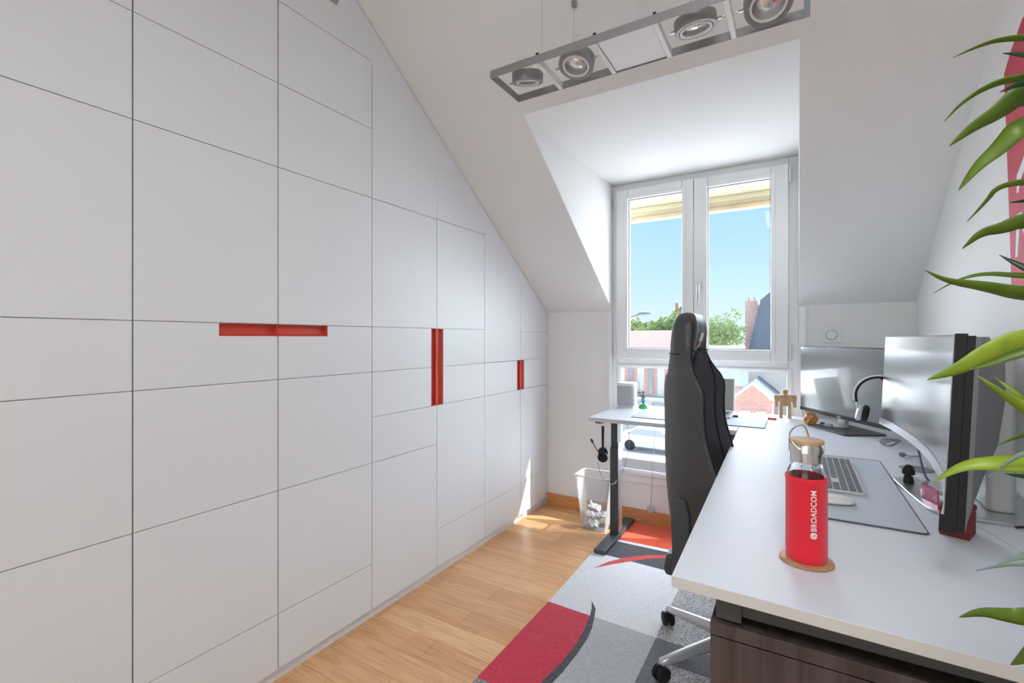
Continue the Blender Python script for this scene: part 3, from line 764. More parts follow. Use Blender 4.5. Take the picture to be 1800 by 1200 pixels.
RB = .311
for k_ in range(5):
    a = a0 + k_ * 2 * PI / 5; dx, dy = math.cos(a), math.sin(a)
    s = MB(); px_, py_ = -dy, dx; n = 9
    prof = []
    for j in range(n):
        t_ = j / (n - 1); r_ = .03 + (RB - .03) * t_; zc = .118 - .038 * t_ ** 1.2; wd = .028 - .012 * t_; hh = .026 - .012 * t_
        rg = []
        for q in range(12):
            an = 2 * PI * q / 12; rg.append(s.bm.verts.new((cxx + dx * r_ + px_ * wd * math.cos(an), cyb + dy * r_ + py_ * wd * math.cos(an), zc + hh * math.sin(an))))
        prof.append(rg)
    for A_, B2 in zip(prof[:-1], prof[1:]):
        for q in range(12): s.bm.faces.new((A_[q], A_[(q + 1) % 12], B2[(q + 1) % 12], B2[q]))
    cap = s.bm.verts.new((cxx + dx * (RB + .012), cyb + dy * (RB + .012), .079))
    for q in range(12): s.bm.faces.new((prof[-1][q], prof[-1][(q + 1) % 12], cap))
    s.bm.faces.new(prof[0][::-1])
    lg = s.build('base_leg', M['silver'], ch, smooth=True)
    bx_, by_ = cxx + dx * RB, cyb + dy * RB
    s = MB(); ca = a + 1.0 + k_ * .8; ux, uy = math.cos(ca), math.sin(ca)
    s.tube([(bx_, by_, .07), (bx_, by_, .05)], .007, 10)
    s.tube([(bx_ - ux * .006 - .001, by_ - uy * .006, .043), (bx_ + ux * .006, by_ + uy * .006, .043)], .021, 20)
    cst = s.build('caster', M['black'], ch, auto=40)
    for sg in (-1, 1):
        s = MB(); cx_, cy_ = bx_ + ux * sg * .0155, by_ + uy * sg * .0155
        Mw = Matrix.Translation((cx_, cy_, .0385)) @ Vector((ux * sg, uy * sg, 0)).to_track_quat('Z', 'X').to_matrix().to_4x4()
        s.lathe([(.028, -.009), (.028, .004), (.023, .008), (.018, .009), (.0, .010)], 28, Mw); s.build('wheel', M['black'], cst, auto=35)
s = MB(); s.lathe([(.04, .085), (.045, .095), (.045, .135), (.035, .145), (.0, .145)], 28, Matrix.Translation((cxx, cyb, 0))); s.build('base_hub', M['silver'], ch, auto=40)

# ------------------------------------------------------------------ waste bin and paper
bn = thing('waste_bin', 'clear plastic waste bin beside the standing desk leg', 'waste bin', (-1.135, 2.985, 0))
def bin_shape(s):
    n = 28; lv = [(0.0, .072, .055), (.30, .112, .080), (.30, .112, .080)]
    def rr(hx, hy, z, off=0): return [(bn.location.x + p[0], bn.location.y + p[1], z) for p in rrect(-hx + off, hx - off, -hy + off, hy - off, .022, 5)]
    outer = [rr(.080, .066, .0), rr(.118, .090, .345), rr(.123, .095, .349), rr(.123, .095, .357)]
    inner = [rr(.118, .090, .357, .001), rr(.113, .086, .345), rr(.077, .063, .004)]
    ringsv = [[s.bm.verts.new(p) for p in r_] for r_ in outer + inner]
    for A_, B2 in zip(ringsv[:-1], ringsv[1:]):
        m_ = len(A_)
        for q in range(m_): s.bm.faces.new((A_[q], A_[(q + 1) % m_], B2[(q + 1) % m_], B2[q]))
    s.bm.faces.new(ringsv[0][::-1]); s.bm.faces.new(ringsv[-1])
s = MB(); bin_shape(s); s.build('body', M['clear'], bn, auto=40)
s = MB(); s.tube([(bn.location.x + p[0], bn.location.y + p[1], .352) for p in rrect(-.122, .122, -.094, .094, .024, 5)], .0035, 8, closed=True); s.build('rim', M['white'], bn, smooth=True)
labs = ['crumpled white sheet at the bottom of the clear waste bin', 'folded white sheet standing upright in the clear waste bin', 'torn white paper leaning left inside the clear bin', 'small crushed paper ball behind the others in the bin', 'flat creased white sheet on top of the paper in the bin']
for k_, (dx, dy, z, rr_) in enumerate(((-.012, -.02, .03, .040), (.036, .0, .100, .038), (-.034, 0, .082, .036), (.042, .03, .045, .028), (-.005, -.01, .142, .040))):
    s = MB(); n = 7; rnd = random.Random(k_ + 3)
    g = [[s.bm.verts.new((bn.location.x + dx + (i / (n - 1) - .5) * rr_ * 1.9 + rnd.uniform(-.006, .006), bn.location.y + dy + (j / (n - 1) - .5) * rr_ * 1.5 + rnd.uniform(-.004, .004), z + rnd.uniform(-.018, .018) + (i / n - .5) * rr_ * (.6 if k_ % 2 else -.5))) for j in range(n)] for i in range(n)]
    for i in range(n - 1):
        for j in range(n - 1): s.bm.faces.new((g[i][j], g[i + 1][j], g[i + 1][j + 1])); s.bm.faces.new((g[i][j], g[i + 1][j + 1], g[i][j + 1]))
    o = s.build('crumpled_paper', M['paper']); md = o.modifiers.new('t', 'SOLIDIFY'); md.thickness = .0012
    tag(o, labs[k_], 'paper', 'papers in the waste bin')

# ------------------------------------------------------------------ headset hanging under desk corner
hs = thing('telephone_headset', 'black headset with microphone boom hanging from the left end of the standing desk', 'headset', (-.955, 2.62, .6))
hx, hy = -.955, 2.60
s = MB(); s.tube([(hx + .0, hy - .065, .60), (hx, hy - .068, .66), (hx, hy - .045, .72), (hx, hy, .742), (hx, hy + .045, .72), (hx, hy + .068, .66), (hx, hy + .065, .60)], [.005, .006, .0075, .008, .0075, .006, .005], 10); s.build('headband', M['black'], hs, smooth=True)
for sg in (-1, 1):
    s = MB(); s.lathe([(.026, -.010), (.030, 0), (.026, .010), (.0, .012)], 24, Matrix.Translation((hx, hy + sg * .06, .585)) @ Euler((R(90) * sg, 0, 0)).to_matrix().to_4x4()); s.build('ear_cushion', M['black'], hs, auto=50)
s = MB(); s.tube([(hx, hy - .07, .59), (hx - .035, hy - .085, .635), (hx - .055, hy - .09, .672)], [.003, .0025, .003], 8); s.tube([(hx - .055, hy - .09, .672), (hx - .063, hy - .092, .69)], .006, 10); s.build('microphone_boom', M['black'], hs, smooth=True)
hs.rotation_euler = (0, 0, R(19))
s = MB(); s.tube(bez((hx, hy - .06, .555), (hx + .01, hy - .05, .42), (hx + .03, hy + .15, .36), (-.955, 2.855, .37)), .0017, 6); s.build('cable', M['cable'], hs, smooth=True)
hk = MB(); hk.box(hx - .012, hx + .012, hy - .008, hy + .008, .774, .7775); hk.tube([(hx, hy, .775), (hx, hy - .012, .745), (hx, hy, .728), (hx, hy + .016, .735)], .0025, 8)
tag(hk.build('under_desk_hook', M['white']), 'small white hook screwed under the left corner of the standing desk', 'hook')
pk = thing('cable_puck', 'round grey cord switch hanging above the skirting under the window', 'switch', (-.83, 3.19, .1))
s = MB(); s.lathe([(.0, -.008), (.022, -.008), (.025, -.003), (.025, .004), (.021, .008), (0, .009)], 28, Matrix.Translation((-.83, 3.185, .113)) @ Euler((R(90), 0, 0)).to_matrix().to_4x4()); s.build('body', M['grille'], pk, auto=40)
s = MB(); s.tube(bez((-.83, 3.185, .135), (-.825, 3.185, .3), (-.80, 3.18, .6), (-.79, 3.17, .777)), .0015, 6)
s.tube(bez((-.83, 3.185, .09), (-.84, 3.18, .05), (-.87, 3.17, .03), (-.93, 3.16, .0365)), .002, 6); s.build('cable', M['cable'], pk, smooth=True)
s = MB(); s.tube(bez((-.935, 2.955, .73), (-.89, 2.97, .66), (-.905, 2.97, .52), (-.942, 2.925, .40)), .0022, 6)
tag(s.build('loose_cable', M['cable'], smooth=True), 'grey cable loop hanging beside the standing desk leg', 'cable')

# ------------------------------------------------------------------ on the window desk
sp = thing('smart_speaker', 'white rounded loudspeaker at the back left corner of the standing desk', 'speaker', (-.955, 3.075, DZ))
s = MB(); s.prism([(-.955 + p[0], 3.075 + p[1]) for p in rrect(-.058, .058, -.058, .058, .035, 7)], .126, 'z', DZ + .013); s.build('grille', M['grille'], sp, bevel=.002)
s = MB(); s.prism([(-.955 + p[0], 3.075 + p[1]) for p in rrect(-.060, .060, -.060, .060, .036, 7)], .020, 'z', DZ + .139); s.build('top_cap', M['white'], sp, bevel=.004)
s = MB(); s.prism([(-.955 + p[0], 3.075 + p[1]) for p in rrect(-.052, .052, -.052, .052, .033, 7)], .013, 'z', DZ); s.build('base', M['white'], sp)
fg = thing('dancer_figurine', 'tiny figurine in a turquoise skirt on a green dome base', 'figurine', (-.845, 3.06, DZ))
Mf = Matrix.Translation((-.845, 3.06, DZ))
s = MB(); s.lathe([(.031, 0), (.031, .012), (.026, .022), (.014, .030), (0, .032)], 26, Mf); s.build('base', M['green'], fg, auto=40)
s = MB(); s.lathe([(.016, .044), (.017, .047), (.009, .068), (.006, .072), (0, .072)], 20, Mf); s.build('skirt', M['blue'], fg, smooth=True)
s = MB(); s.tube([(-.848, 3.06, DZ + .03), (-.848, 3.06, DZ + .05)], .004, 8); s.tube([(-.842, 3.06, DZ + .03), (-.842, 3.06, DZ + .05)], .004, 8)
s.lathe([(.006, .070), (.009, .082), (.0045, .088), (.004, .091), (.008, .096), (.0085, .103), (.006, .109), (0, .111)], 16, Mf)
s.tube([(-.853, 3.06, DZ + .084), (-.862, 3.06, DZ + .074), (-.852, 3.052, DZ + .068)], .0028, 6); s.tube([(-.837, 3.06, DZ + .084), (-.828, 3.06, DZ + .076), (-.838, 3.052, DZ + .068)], .0028, 6)
s.build('body', M['skin'], fg, smooth=True)
dm = thing('desk_mat', 'grey desk mat lying across the standing desk behind the chair', 'desk mat', (-.47, 2.8, DZ))
s = MB(); s.prism(rrect(-.808, -.135, 2.672, 2.945, .012), .0025, 'z', DZ + .0003); s.build('pad', M['mat_'], dm)
s = MB(); s.tube([(p[0], p[1], DZ + .0021) for p in rrect(-.808, -.135, 2.672, 2.945, .012)], .0018, 6, closed=True); s.build('stitched_edge', M['mat_edge'], dm)
lp = thing('laptop', 'open silver laptop with a pale screen, half hidden behind the chair', 'laptop', (-.47, 2.93, DZ + .003))
TZ = DZ + .003
s = MB(); s.prism(rrect(-.61, -.315, 2.875, 3.085, .012), .012, 'z', TZ); lb = s.build('base', M['silver'], lp, bevel=.002)
s = MB()
for i in range(12):
    for j in range(5): s.box(-.59 + i * .0215, -.572 + i * .0215, 2.965 + j * .0195, 2.981 + j * .0195, TZ + .012, TZ + .0135)
s.build('keyboard', M['key'], lb)
Ml = Matrix.Translation((0, 3.088, TZ + .012)) @ Euler((R(-12), 0, 0)).to_matrix().to_4x4()
s = MB(); s.box(-.61, -.315, -.003, .003, 0, .196, Ml); sc = s.build('display_lid', M['silver'], lp, bevel=.002)
s = MB(); s.box(-.603, -.322, -.0042, -.003, .008, .190, Ml); s.build('screen', mat('laptop_screen', (.30, .31, .28), .3, spec=.8, var=.02), sc)
s = MB(); s.tube(bez((-.315, 3.0, DZ + .006), (-.24, 3.02, DZ + .02), (-.22, 3.1, DZ + .002), (-.10, 3.14, DZ + .003)), .0018, 6); tag(s.build('laptop_cable', M['cable'], smooth=True), 'thin grey cable running from the laptop towards the window', 'cable')
s = MB(); s.box(-.312, -.285, 2.985, 3.0, DZ + .0005, DZ + .0095); tag(s.build('usb_plug', M['black'], bevel=.001), 'small dark plug beside the laptop', 'plug')
s = MB(); s.box(-.155 + .02, -.115 + .02, 2.94 + .05, 2.945 + .05, DZ, DZ + .010); s.box(-.137, -.130, 2.985, 3.0, DZ, DZ + .012); s.box(-.100, -.093, 2.985, 3.0, DZ, DZ + .012)
tag(s.build('red_clip', M['red'], bevel=.001), 'tiny red clip on the white desk near the wooden robot', 'clip')

# wooden robot
rb = thing('wooden_robot', 'jointed wooden block robot toy standing by the window', 'toy robot', (-.055, 3.09, DZ), R(8))
Rm = Matrix.Translation((-.055, 3.09, DZ)) @ Euler((0, 0, R(8))).to_matrix().to_4x4()
def rpart(name, boxes, mat_=M['robot'], par=rb):
    s = MB()
    for b_ in boxes: s.box(*b_, M=Rm)
    return s.build(name, mat_, par, bevel=.0015)
rpart('head', [(-.013, .013, -.013, .013, .136, .160), (-.008, .008, -.008, .008, .130, .136)])
tr_ = rpart('torso', [(-.032, .032, -.014, .014, .093, .131)])
rpart('marking', [(-.020, .018, -.0146, -.0139, .117, .1195)], M['bulb'], tr_)
rpart('hip', [(-.028, .028, -.013, .013, .068, .092)])
for sg in (-1, 1):
    a, b_ = (sg * .0335, sg * .056); a, b_ = min(a, b_), max(a, b_)
    rpart('arm', [(a, b_, -.011, .011, .100, .129), (a + .002, b_ - .002, -.010, .010, .080, .099), (a + .004, b_ - .001, -.010, .010, .062, .079)])
    a, b_ = (sg * .012, sg * .030); a, b_ = min(a, b_), max(a, b_)
    rpart('leg', [(a, b_, -.010, .010, .034, .066), (a, b_, -.011, .011, 0, .033)])

# knot puzzle ball
kb = thing('puzzle_ball', 'orange varnished wooden interlocking puzzle ball beside the far monitor', 'puzzle', (.04, 2.90, DZ))
kc = Vector((.062, 2.895, DZ + .0325)); tilt = Euler((.5, .3, .4)).to_matrix()
for ax_ in range(3):
    for sg in (-1, 1):
        s = MB(); pts = []
        for i in range(28):
            a = 2 * PI * i / 28; r_ = .0245; v = [0, 0, 0]; v[(ax_ + 1) % 3] = math.cos(a) * r_; v[(ax_ + 2) % 3] = math.sin(a) * r_ * (1 + .06 * math.cos(2 * a)); v[ax_] = sg * .0105 * (1 + .3 * math.cos(2 * a))
            pts.append(kc + tilt @ Vector(v))
        s.tube(pts, .0072, 7, closed=True); s.build('puzzle_piece', M['knot'], kb, auto=50)

# ------------------------------------------------------------------ second monitor (flat, in the corner)
m2 = thing('flat_monitor', 'flat grey-screened monitor in the window corner of the desk', 'monitor', (.2, 2.86, DZ))
P0, P1 = Vector((.019, 3.04, 0)), Vector((.338, 2.521, 0)); dr = (P1 - P0).normalized(); nm_ = Vector((-dr.y, dr.x, 0)) * -1
# normal towards the camera side
if nm_.dot(-P0) < 0: nm_ = -nm_
Mq = Matrix(((dr.x, -nm_.x, 0, P0.x), (dr.y, -nm_.y, 0, P0.y), (0, 0, 1, .862), (0, 0, 0, 1)))   # x along, y away from viewer
W_, H_ = .609, .345
s = MB(); s.box(0, W_, .0, .012, 0, H_, Mq); s.box(.12, W_ - .12, .012, .045, .05, .24, Mq); s.build('casing', M['black'], m2, bevel=.002)
s = MB(); s.box(.004, W_ - .004, -.0012, 0, .018, H_ - .004, Mq); s.build('screen', M['screenmatt'], m2)
s = MB(); s.box(0, W_, -.003, 0, 0, .016, Mq); bz = s.build('bottom_bezel', M['black'], m2)
s = MB(); s.box(.22, .27, .05, .07, -.058, .14, Mq); s.build('stand_neck', M['silver'], m2, bevel=.002)
s = MB(); s.prism(rrect(.15, .42, -.06, .14, .01), .008, 'z', -.0615, M=Mq); s.build('stand_base', M['steel'], m2, bevel=.002)
def text_obj(txt, size, mat_, name, parent, Mt, depth=.0004, off=0.0, xs=1.0):
    cu = bpy.data.curves.new('t', 'FONT'); cu.body = txt; cu.size = size; cu.extrude = depth; cu.offset = off; cu.align_x = 'LEFT'; cu.space_character = 1.06
    to = bpy.data.objects.new('t', cu); COL.objects.link(to)
    dg = bpy.context.evaluated_depsgraph_get(); me = bpy.data.meshes.new_from_object(to.evaluated_get(dg))
    bpy.data.objects.remove(to)
    for v in me.vertices: v.co = Mt(v.co)
    chain = Matrix.Identity(4); q = parent
    while q is not None: chain = Matrix.LocRotScale(q.location, q.rotation_euler, q.scale) @ chain; q = q.parent
    me.transform(chain.inverted()); me.materials.clear(); me.materials.append(mat_)
    o = bpy.data.objects.new(name, me); COL.objects.link(o); o.parent = parent; return o
text_obj('DELL', .012, M['logo'], 'brand_lettering', bz, lambda c_: Mq @ Vector((.29 + c_.x, -.0032 - c_.z, .004 + c_.y)))
# things on its base plate
BZ = .8087 - .0003
s = MB(); s.prism([(.185 + p[0], 2.855 + p[1]) for p in rrect(-.03, .03, -.023, .023, .02, 6)], .018, 'z', BZ); tag(s.build('earphone_case', M['white'], bevel=.006, bseg=3), 'white rounded earphone case on the foot of the flat monitor', 'earphone case')
s = MB(); s.box(.105, .125, 2.90, 2.95, BZ, BZ + .007); s.tube([(.115, 2.90, BZ + .004), (.112, 2.885, BZ + .004), (.120, 2.880, BZ + .004), (.124, 2.892, BZ + .004)], .0015, 6)
tag(s.build('usb_key', mat('navy_plastic', (.03, .05, .16), .4, var=.1)), 'dark blue usb key with a loop on the flat monitor foot', 'usb key')
s = MB(); s.box(.118, .150, 2.862, 2.874, BZ, BZ + .008); s.tube([(.118, 2.868, BZ + .004), (.105, 2.862, BZ + .004), (.112, 2.85, BZ + .004)], .0018, 6); tag(s.build('key_fob', M['silver'], bevel=.001), 'small silver key fob lying beside the blue usb key', 'key')

# ------------------------------------------------------------------ curved ultrawide monitor
cm = thing('curved_monitor', 'large curved ultrawide monitor seen from its near end, glossy screen facing the chair', 'monitor', (.42, 1.72, DZ))
N_, F2, SG = Vector((.2225, 1.112)), Vector((.2886, 2.387)), .066
ch_ = (F2 - N_); cl = ch_.length; cd = ch_ / cl; cn = Vector((cd.y, -cd.x))   # towards +x
Rr = (cl * cl / 4 + SG * SG) / (2 * SG)
def arcp(t_, off=0):       # t 0..1 along, off>0 behind the screen
    a = (t_ - .5) * 2 * math.asin(cl / 2 / Rr); c0_ = N_ + ch_ / 2 - cn * (Rr - SG)
    return c0_ + (cd * math.sin(a) + cn * math.cos(a)) * (Rr + off)
ZB, ZT_ = .908, 1.258
def lean(z): return (z - ZB) * .043
def arc_slab(s, f0, f1, z0, z1, n=40, t0=0, t1=1, bfun=None):
    R_ = []
    for i in range(n + 1):
        t_ = t0 + (t1 - t0) * i / n; r_ = []
        for off, z in ((f0, z0), (f0, z1), (f1, z1), (f1, z0)):
            if bfun and off == f1: off = bfun(t_, z)
            p = arcp(t_, off); r_.append(s.bm.verts.new((p.x + lean(z), p.y, z)))
        R_.append(r_)
    for A_, B2 in zip(R_[:-1], R_[1:]):
        for q in range(4): s.bm.faces.new((A_[q], A_[(q + 1) % 4], B2[(q + 1) % 4], B2[q]))
    s.bm.faces.new(R_[0]); s.bm.faces.new(R_[-1][::-1])
s = MB(); arc_slab(s, .0005, .016, ZB, ZT_); arc_slab(s, -.0065, .0002, ZB, ZB + .030, t1=.004); s.build('front_housing', M['black'], cm, bevel=.001)
s = MB(); arc_slab(s, .0165, .027, ZB + .004, ZT_ - .004); s.build('rear_rim', M['black'], cm)
def bulge(t_, z): return .028 + .055 * (1 - abs(2 * t_ - 1) ** 2.2) * (1 if z > ZB + .1 else .5)
s = MB()
zz_ = [ZB + .006, ZB + .06, ZB + .13, ZB + .22, ZT_ - .05, ZT_ - .006]; gz = [0.05, .35, .85, 1, .9, .35]
G_ = []
for i in range(41):
    t_ = i / 40; r_ = []
    for z, g in zip(zz_, gz):
        p = arcp(t_, .0275 + .06 * g * (1 - abs(2 * t_ - 1) ** 3) + .006 * (g > .3)); r_.append(s.bm.verts.new((p.x + lean(z), p.y, z)))
    p = arcp(t_, .0272)
    r_.append(s.bm.verts.new((p.x + lean(zz_[-1]), p.y, zz_[-1]))); r_.insert(0, s.bm.verts.new((p.x + lean(zz_[0]), p.y, zz_[0])))
    G_.append(r_)
for A_, B2 in zip(G_[:-1], G_[1:]):
    for q in range(len(A_) - 1): s.bm.faces.new((A_[q], A_[q + 1], B2[q + 1], B2[q]))
s.bm.faces.new(G_[0]); s.bm.faces.new(G_[-1][::-1])
s.build('rear_shell', M['monback'], cm, auto=50)
s = MB(); arc_slab(s, -.0012, .0003, ZB + .03, ZT_ - .004, t0=.004, t1=.996); s.build('screen', M['screen'], cm, auto=40)
s = MB(); arc_slab(s, -.0055, .0004, ZB + .001, ZB + .027, t0=.004, t1=.998); chn = s.build('bottom_bezel', M['silver'], cm, auto=40)
s = MB(); 
p = arcp(.14, -.006)
s.box(p.x - .001, p.x + .001, p.y, p.y + .02, ZB + .010, ZB + .014); s.build('power_mark', M['logo'], chn)
s = MB(); s.prism(rrect(.418, .475, 1.665, 1.785, .018), .40, 'z', DZ + .008); s.build('stand_pillar', M['pillar'], cm, bevel=.008)
s = MB(); s.box(.385, .425, 1.69, 1.76, 1.03, 1.11); s.build('mount_arm', M['pillar'], cm, bevel=.006)
bp0 = [Vector(q) for q in ((.345, 1.583), (.300, 1.595), (.285, 1.66), (.262, 1.87), (.262, 1.925), (.32, 1.93), (.48, 1.93), (.532, 1.93), (.532, 1.87), (.532, 1.66), (.532, 1.585), (.48, 1.583))]
for _ in range(3):
    q2 = []
    for a, b_ in zip(bp0, bp0[1:] + bp0[:1]): q2 += [a * .75 + b_ * .25, a * .25 + b_ * .75]
    bp0 = q2
s = MB(); s.prism([(q.x, q.y) for q in bp0], .009, 'z', DZ); s.build('stand_base', M['alu'], cm, bevel=.003, bseg=3)
SB = DZ + .009
s = MB()
for zz2, rr2 in ((1.155, .055), (1.095, .065)):
    pts = [arcp(.03 + .22 * i / 14, .03 + .045 * math.sin(PI * .5 * i / 14)) for i in range(15)]
    s.tube([(p.x + lean(zz2), p.y, zz2 - .01 * i / 14) for i, p in enumerate(pts)], .0012, 6)
s.build('back_seam', M['logo'], cm)

# headphones at the far end of the curved screen
hp = thing('headphones', 'black and white over-ear headphones hanging at the far end of the curved monitor', 'headphones', (.29, 2.42, 1.0))
hc = Vector((.288, 2.425, 1.012)); hr = .078
s = MB(); s.tube([hc + Vector((math.cos(a) * hr, 0, math.sin(a) * hr * 1.02)) for a in [R(-18 + 216 * i / 30) for i in range(31)]], .0055, 10); hb = s.build('headband', M['black'], hp, smooth=True)
s = MB(); s.tube([hc + Vector((math.cos(a) * (hr + .005), 0, math.sin(a) * (hr * 1.02 + .005))) for a in [R(-14 + 208 * i / 30) for i in range(31)]], .0045, 10); s.build('outer_band', M['logo'], hb, smooth=True)
for sg in (-1, 1):
    Me = Matrix.Translation(hc + Vector((sg * (hr - .030), 0, -.072))) @ Euler((0, R(78) * sg, 0)).to_matrix().to_4x4()
    s = MB(); s.lathe([(.0, -.012), (.030, -.012), (.036, -.004), (.036, .006), (.030, .012), (0, .014)], 28, Me); s.build('ear_cushion', M['black'], hp, auto=50)
    Me = Matrix.Translation(hc + Vector((sg * (hr - .012), 0, -.070))) @ Euler((0, R(78) * sg, 0)).to_matrix().to_4x4()
    s = MB(); s.lathe([(.0, -.008), (.030, -.008), (.033, .0), (.028, .008), (0, .010)], 28, Me); s.build('ear_cup', M['silver'], hp, auto=50)
    s = MB(); s.tube([hc + Vector((sg * hr * .95, 0, -.024)), hc + Vector((sg * (hr - .006), 0, -.048)), hc + Vector((sg * (hr - .012), 0, -.06))], .004, 8); s.build('yoke', M['silver'], hp, smooth=True)
s = MB(); s.box(.294, .306, 2.390, 2.435, 1.076, 1.082); s.box(.294, .306, 2.437, 2.442, 1.076, 1.10)
tag(s.build('headphone_hook', M['black']), 'small black hook on the far edge of the curved monitor carrying the headphones', 'hook')

# items around the monitor's foot
s = MB(); s.box(.322, .40, 1.665, 1.712, SB, SB + .012); o = s.build('white_usb_hub', M['white'], bevel=.003); tag(o, 'flat white plastic box on the aluminium monitor foot, the lower one', 'box')
s = MB(); s.box(.305, .395, 1.725, 1.775, SB, SB + .010); s.box(.312, .38, 1.735, 1.765, SB + .010, SB + .018); tag(s.build('white_card_case', M['white'], bevel=.002), 'stepped white case on the monitor foot behind the pink card stand', 'case')
s = MB(); s.prism([(.318, SB), (.318 + .005, SB), (.352, SB + .045), (.348, SB + .045)], .002, 'y', 1.69) if False else s.prism([(.294, 1.690), (.312, 1.614), (.3145, 1.6145), (.2965, 1.6905)], .048, 'z', SB)
tag(s.build('pink_card_stand', M['pink']), 'translucent pink acrylic card standing on the aluminium monitor foot', 'card stand')
s = MB(); s.prism([(.32, 1.60), (.35, 1.597), (.352, 1.63), (.325, 1.64)], .003, 'z', SB); tag(s.build('memory_card', M['steel']), 'dark flat card on the near corner of the monitor foot', 'card')
ks = thing('black_key_figure', 'small black knob-shaped keychain trinket at the corner of the monitor foot', 'keychain', (.29, 1.865, SB))
Mk = Matrix.Translation((.293, 1.865, SB))
s = MB(); s.lathe([(.013, 0), (.0135, .003), (.0115, .018), (.009, .028), (.0, .030)], 20, Mk, sy=.8); s.build('body', M['black'], ks, auto=50)
s = MB(); s.lathe([(.015, .027), (.0165, .032), (.0155, .040), (.012, .050), (.006, .055), (.0, .056)], 24, Mk, sy=.9); s.build('cap', M['black'], ks, auto=50)
s = MB(); s.tube([Vector((.306, 1.86, SB + .03)) + Vector((.008 * math.cos(a), .004 * math.sin(a), .010 * math.sin(a))) for a in [2 * PI * i / 16 for i in range(16)]], .0011, 6, closed=True)
s.tube([(.312, 1.858, SB + .022), (.318, 1.85, SB + .012), (.322, 1.845, SB + .003)], .0015, 6); s.build('key_ring', M['chrome'], ks, smooth=True)
s = MB(); s.lathe([(.008, .0002), (.046, .0002), (.047, .0012), (.046, .0022), (.008, .0022), (.008, .0002)], 40, Matrix.Translation((.352, 2.115, DZ))); tag(s.build('flat_disc', M['cable'], auto=40), 'flat dark grey disc lying under the curved monitor', 'disc')
rbx = thing('red_box', 'dark red cardboard box standing under the near end of the curved monitor', 'box', (.3, 1.42, DZ))
s = MB(); s.box(-.026, .026, -.033, .033, 0, .055, Matrix.Translation((.318, 1.465, DZ)) @ Euler((0, 0, R(-22))).to_matrix().to_4x4()); s.build('body', M['bookred'], rbx, bevel=.002)
s = MB(); s.box(-.028, .028, -.035, .035, .0555, .068, Matrix.Translation((.318, 1.465, DZ)) @ Euler((0, 0, R(-22))).to_matrix().to_4x4()); s.build('lid', M['bookred'], rbx, bevel=.004)
# cables
def cab(name, pts, r_, m_, lab): s = MB(); s.tube(pts, r_, 8); tag(s.build(name, m_, smooth=True), lab, 'cable')
s = MB()
for k_ in range(5): s.tube([Vector((.326, 2.50, DZ + .017)) + Vector((.026 * math.cos(a) + .004 * k_, .012 * math.sin(a), .013 * math.sin(a + k_ * .3))) for a in [2 * PI * i / 20 for i in range(20)]], .0016, 6, closed=True)
tag(s.build('coiled_cable', M['cable'], smooth=True), 'coiled grey cable lying under the far corner of the curved monitor', 'cable')
s = MB(); s.ico((.345, 2.31, DZ + .009), .009, 2, (1.3, .8, 1)); s.tube([(.355, 2.31, DZ + .009), (.37, 2.32, DZ + .003), (.40, 2.34, DZ + .003)], .002, 6); tag(s.build('cable_end', M['cable'], smooth=True), 'small rounded cable end under the middle of the curved monitor', 'cable')
cab('monitor_cable', bez((.326, 1.93, ZB - .002), (.335, 1.92, .86), (.34, 1.935, .81), (.36, 1.93, DZ + .0035)), .0028, mat('violet_grey_cable', (.20, .17, .30), .5, var=.05), 'violet grey cable dropping from the curved monitor to its foot')
cab('white_cable_loop', bez((.50, 1.57, DZ + .004), (.47, 1.40, DZ + .075), (.53, 1.45, DZ + .12), (.532, 1.575, DZ + .006)), .0035, M['wcable'], 'thick white cable arching over the desk behind the monitor foot')
cab('white_cable_loop', bez((.475, 1.57, DZ + .004), (.46, 1.50, DZ + .03), (.49, 1.42, DZ + .08), (.525, 1.36, DZ + .004)), .0025, M['wcable'], 'thin white cable in front of the thick white cable')
cab('black_cable', bez((.445, 1.575, DZ + .004), (.46, 1.54, DZ + .02), (.49, 1.53, DZ + .02), (.52, 1.50, DZ + .0035)), .003, M['black'], 'black cable on the desk beside the monitor stand')
cab('white_desk_cable', bez((.37, 1.56, DZ + .0018), (.39, 1.48, DZ + .0018), (.41, 1.42, DZ + .0018), (.43, 1.30, DZ + .0018)), .0014, M['wcable'], 'thin white wire lying straight on the near desk surface')

# ------------------------------------------------------------------ keyboard, mouse, desk mat
dm2 = thing('desk_mat', 'blue-grey desk mat under the keyboard on the right desk', 'desk mat', (.13, 1.8, DZ))
s = MB(); s.prism(rrect(.006, .260, 1.418, 2.175, .014), .003, 'z', DZ + .0003); s.build('pad', M['mat_'], dm2)
s = MB(); s.tube([(p[0], p[1], DZ + .0022) for p in rrect(.006, .260, 1.418, 2.175, .014)], .0022, 6, closed=True); s.build('stitched_edge', M['mat_edge'], dm2)
MZ = DZ + .0034
kbd = thing('keyboard', 'slim silver keyboard with dark keys and number pad on the blue-grey mat', 'keyboard', (.115, 1.88, MZ))
Kx0, Kx1, Ky0, Ky1 = .052, .170, 1.665, 2.100
s = MB(); s.prism(rrect(Kx0, Kx1, Ky0, Ky1, .010), .008, 'z', MZ); kbb = s.build('case', M['greykey'], kbd, bevel=.0015)
rowsK = [.0145] * 6; x = Kx1 - .005
def key(x0, x1, y0, y1, m_=M['key']):
    s = MB(); s.prism(rrect(x0, x1, y0, y1, .0018, 2), .0022, 'z', MZ + .0081); s.build('key', m_, kbd)
pit = .0188
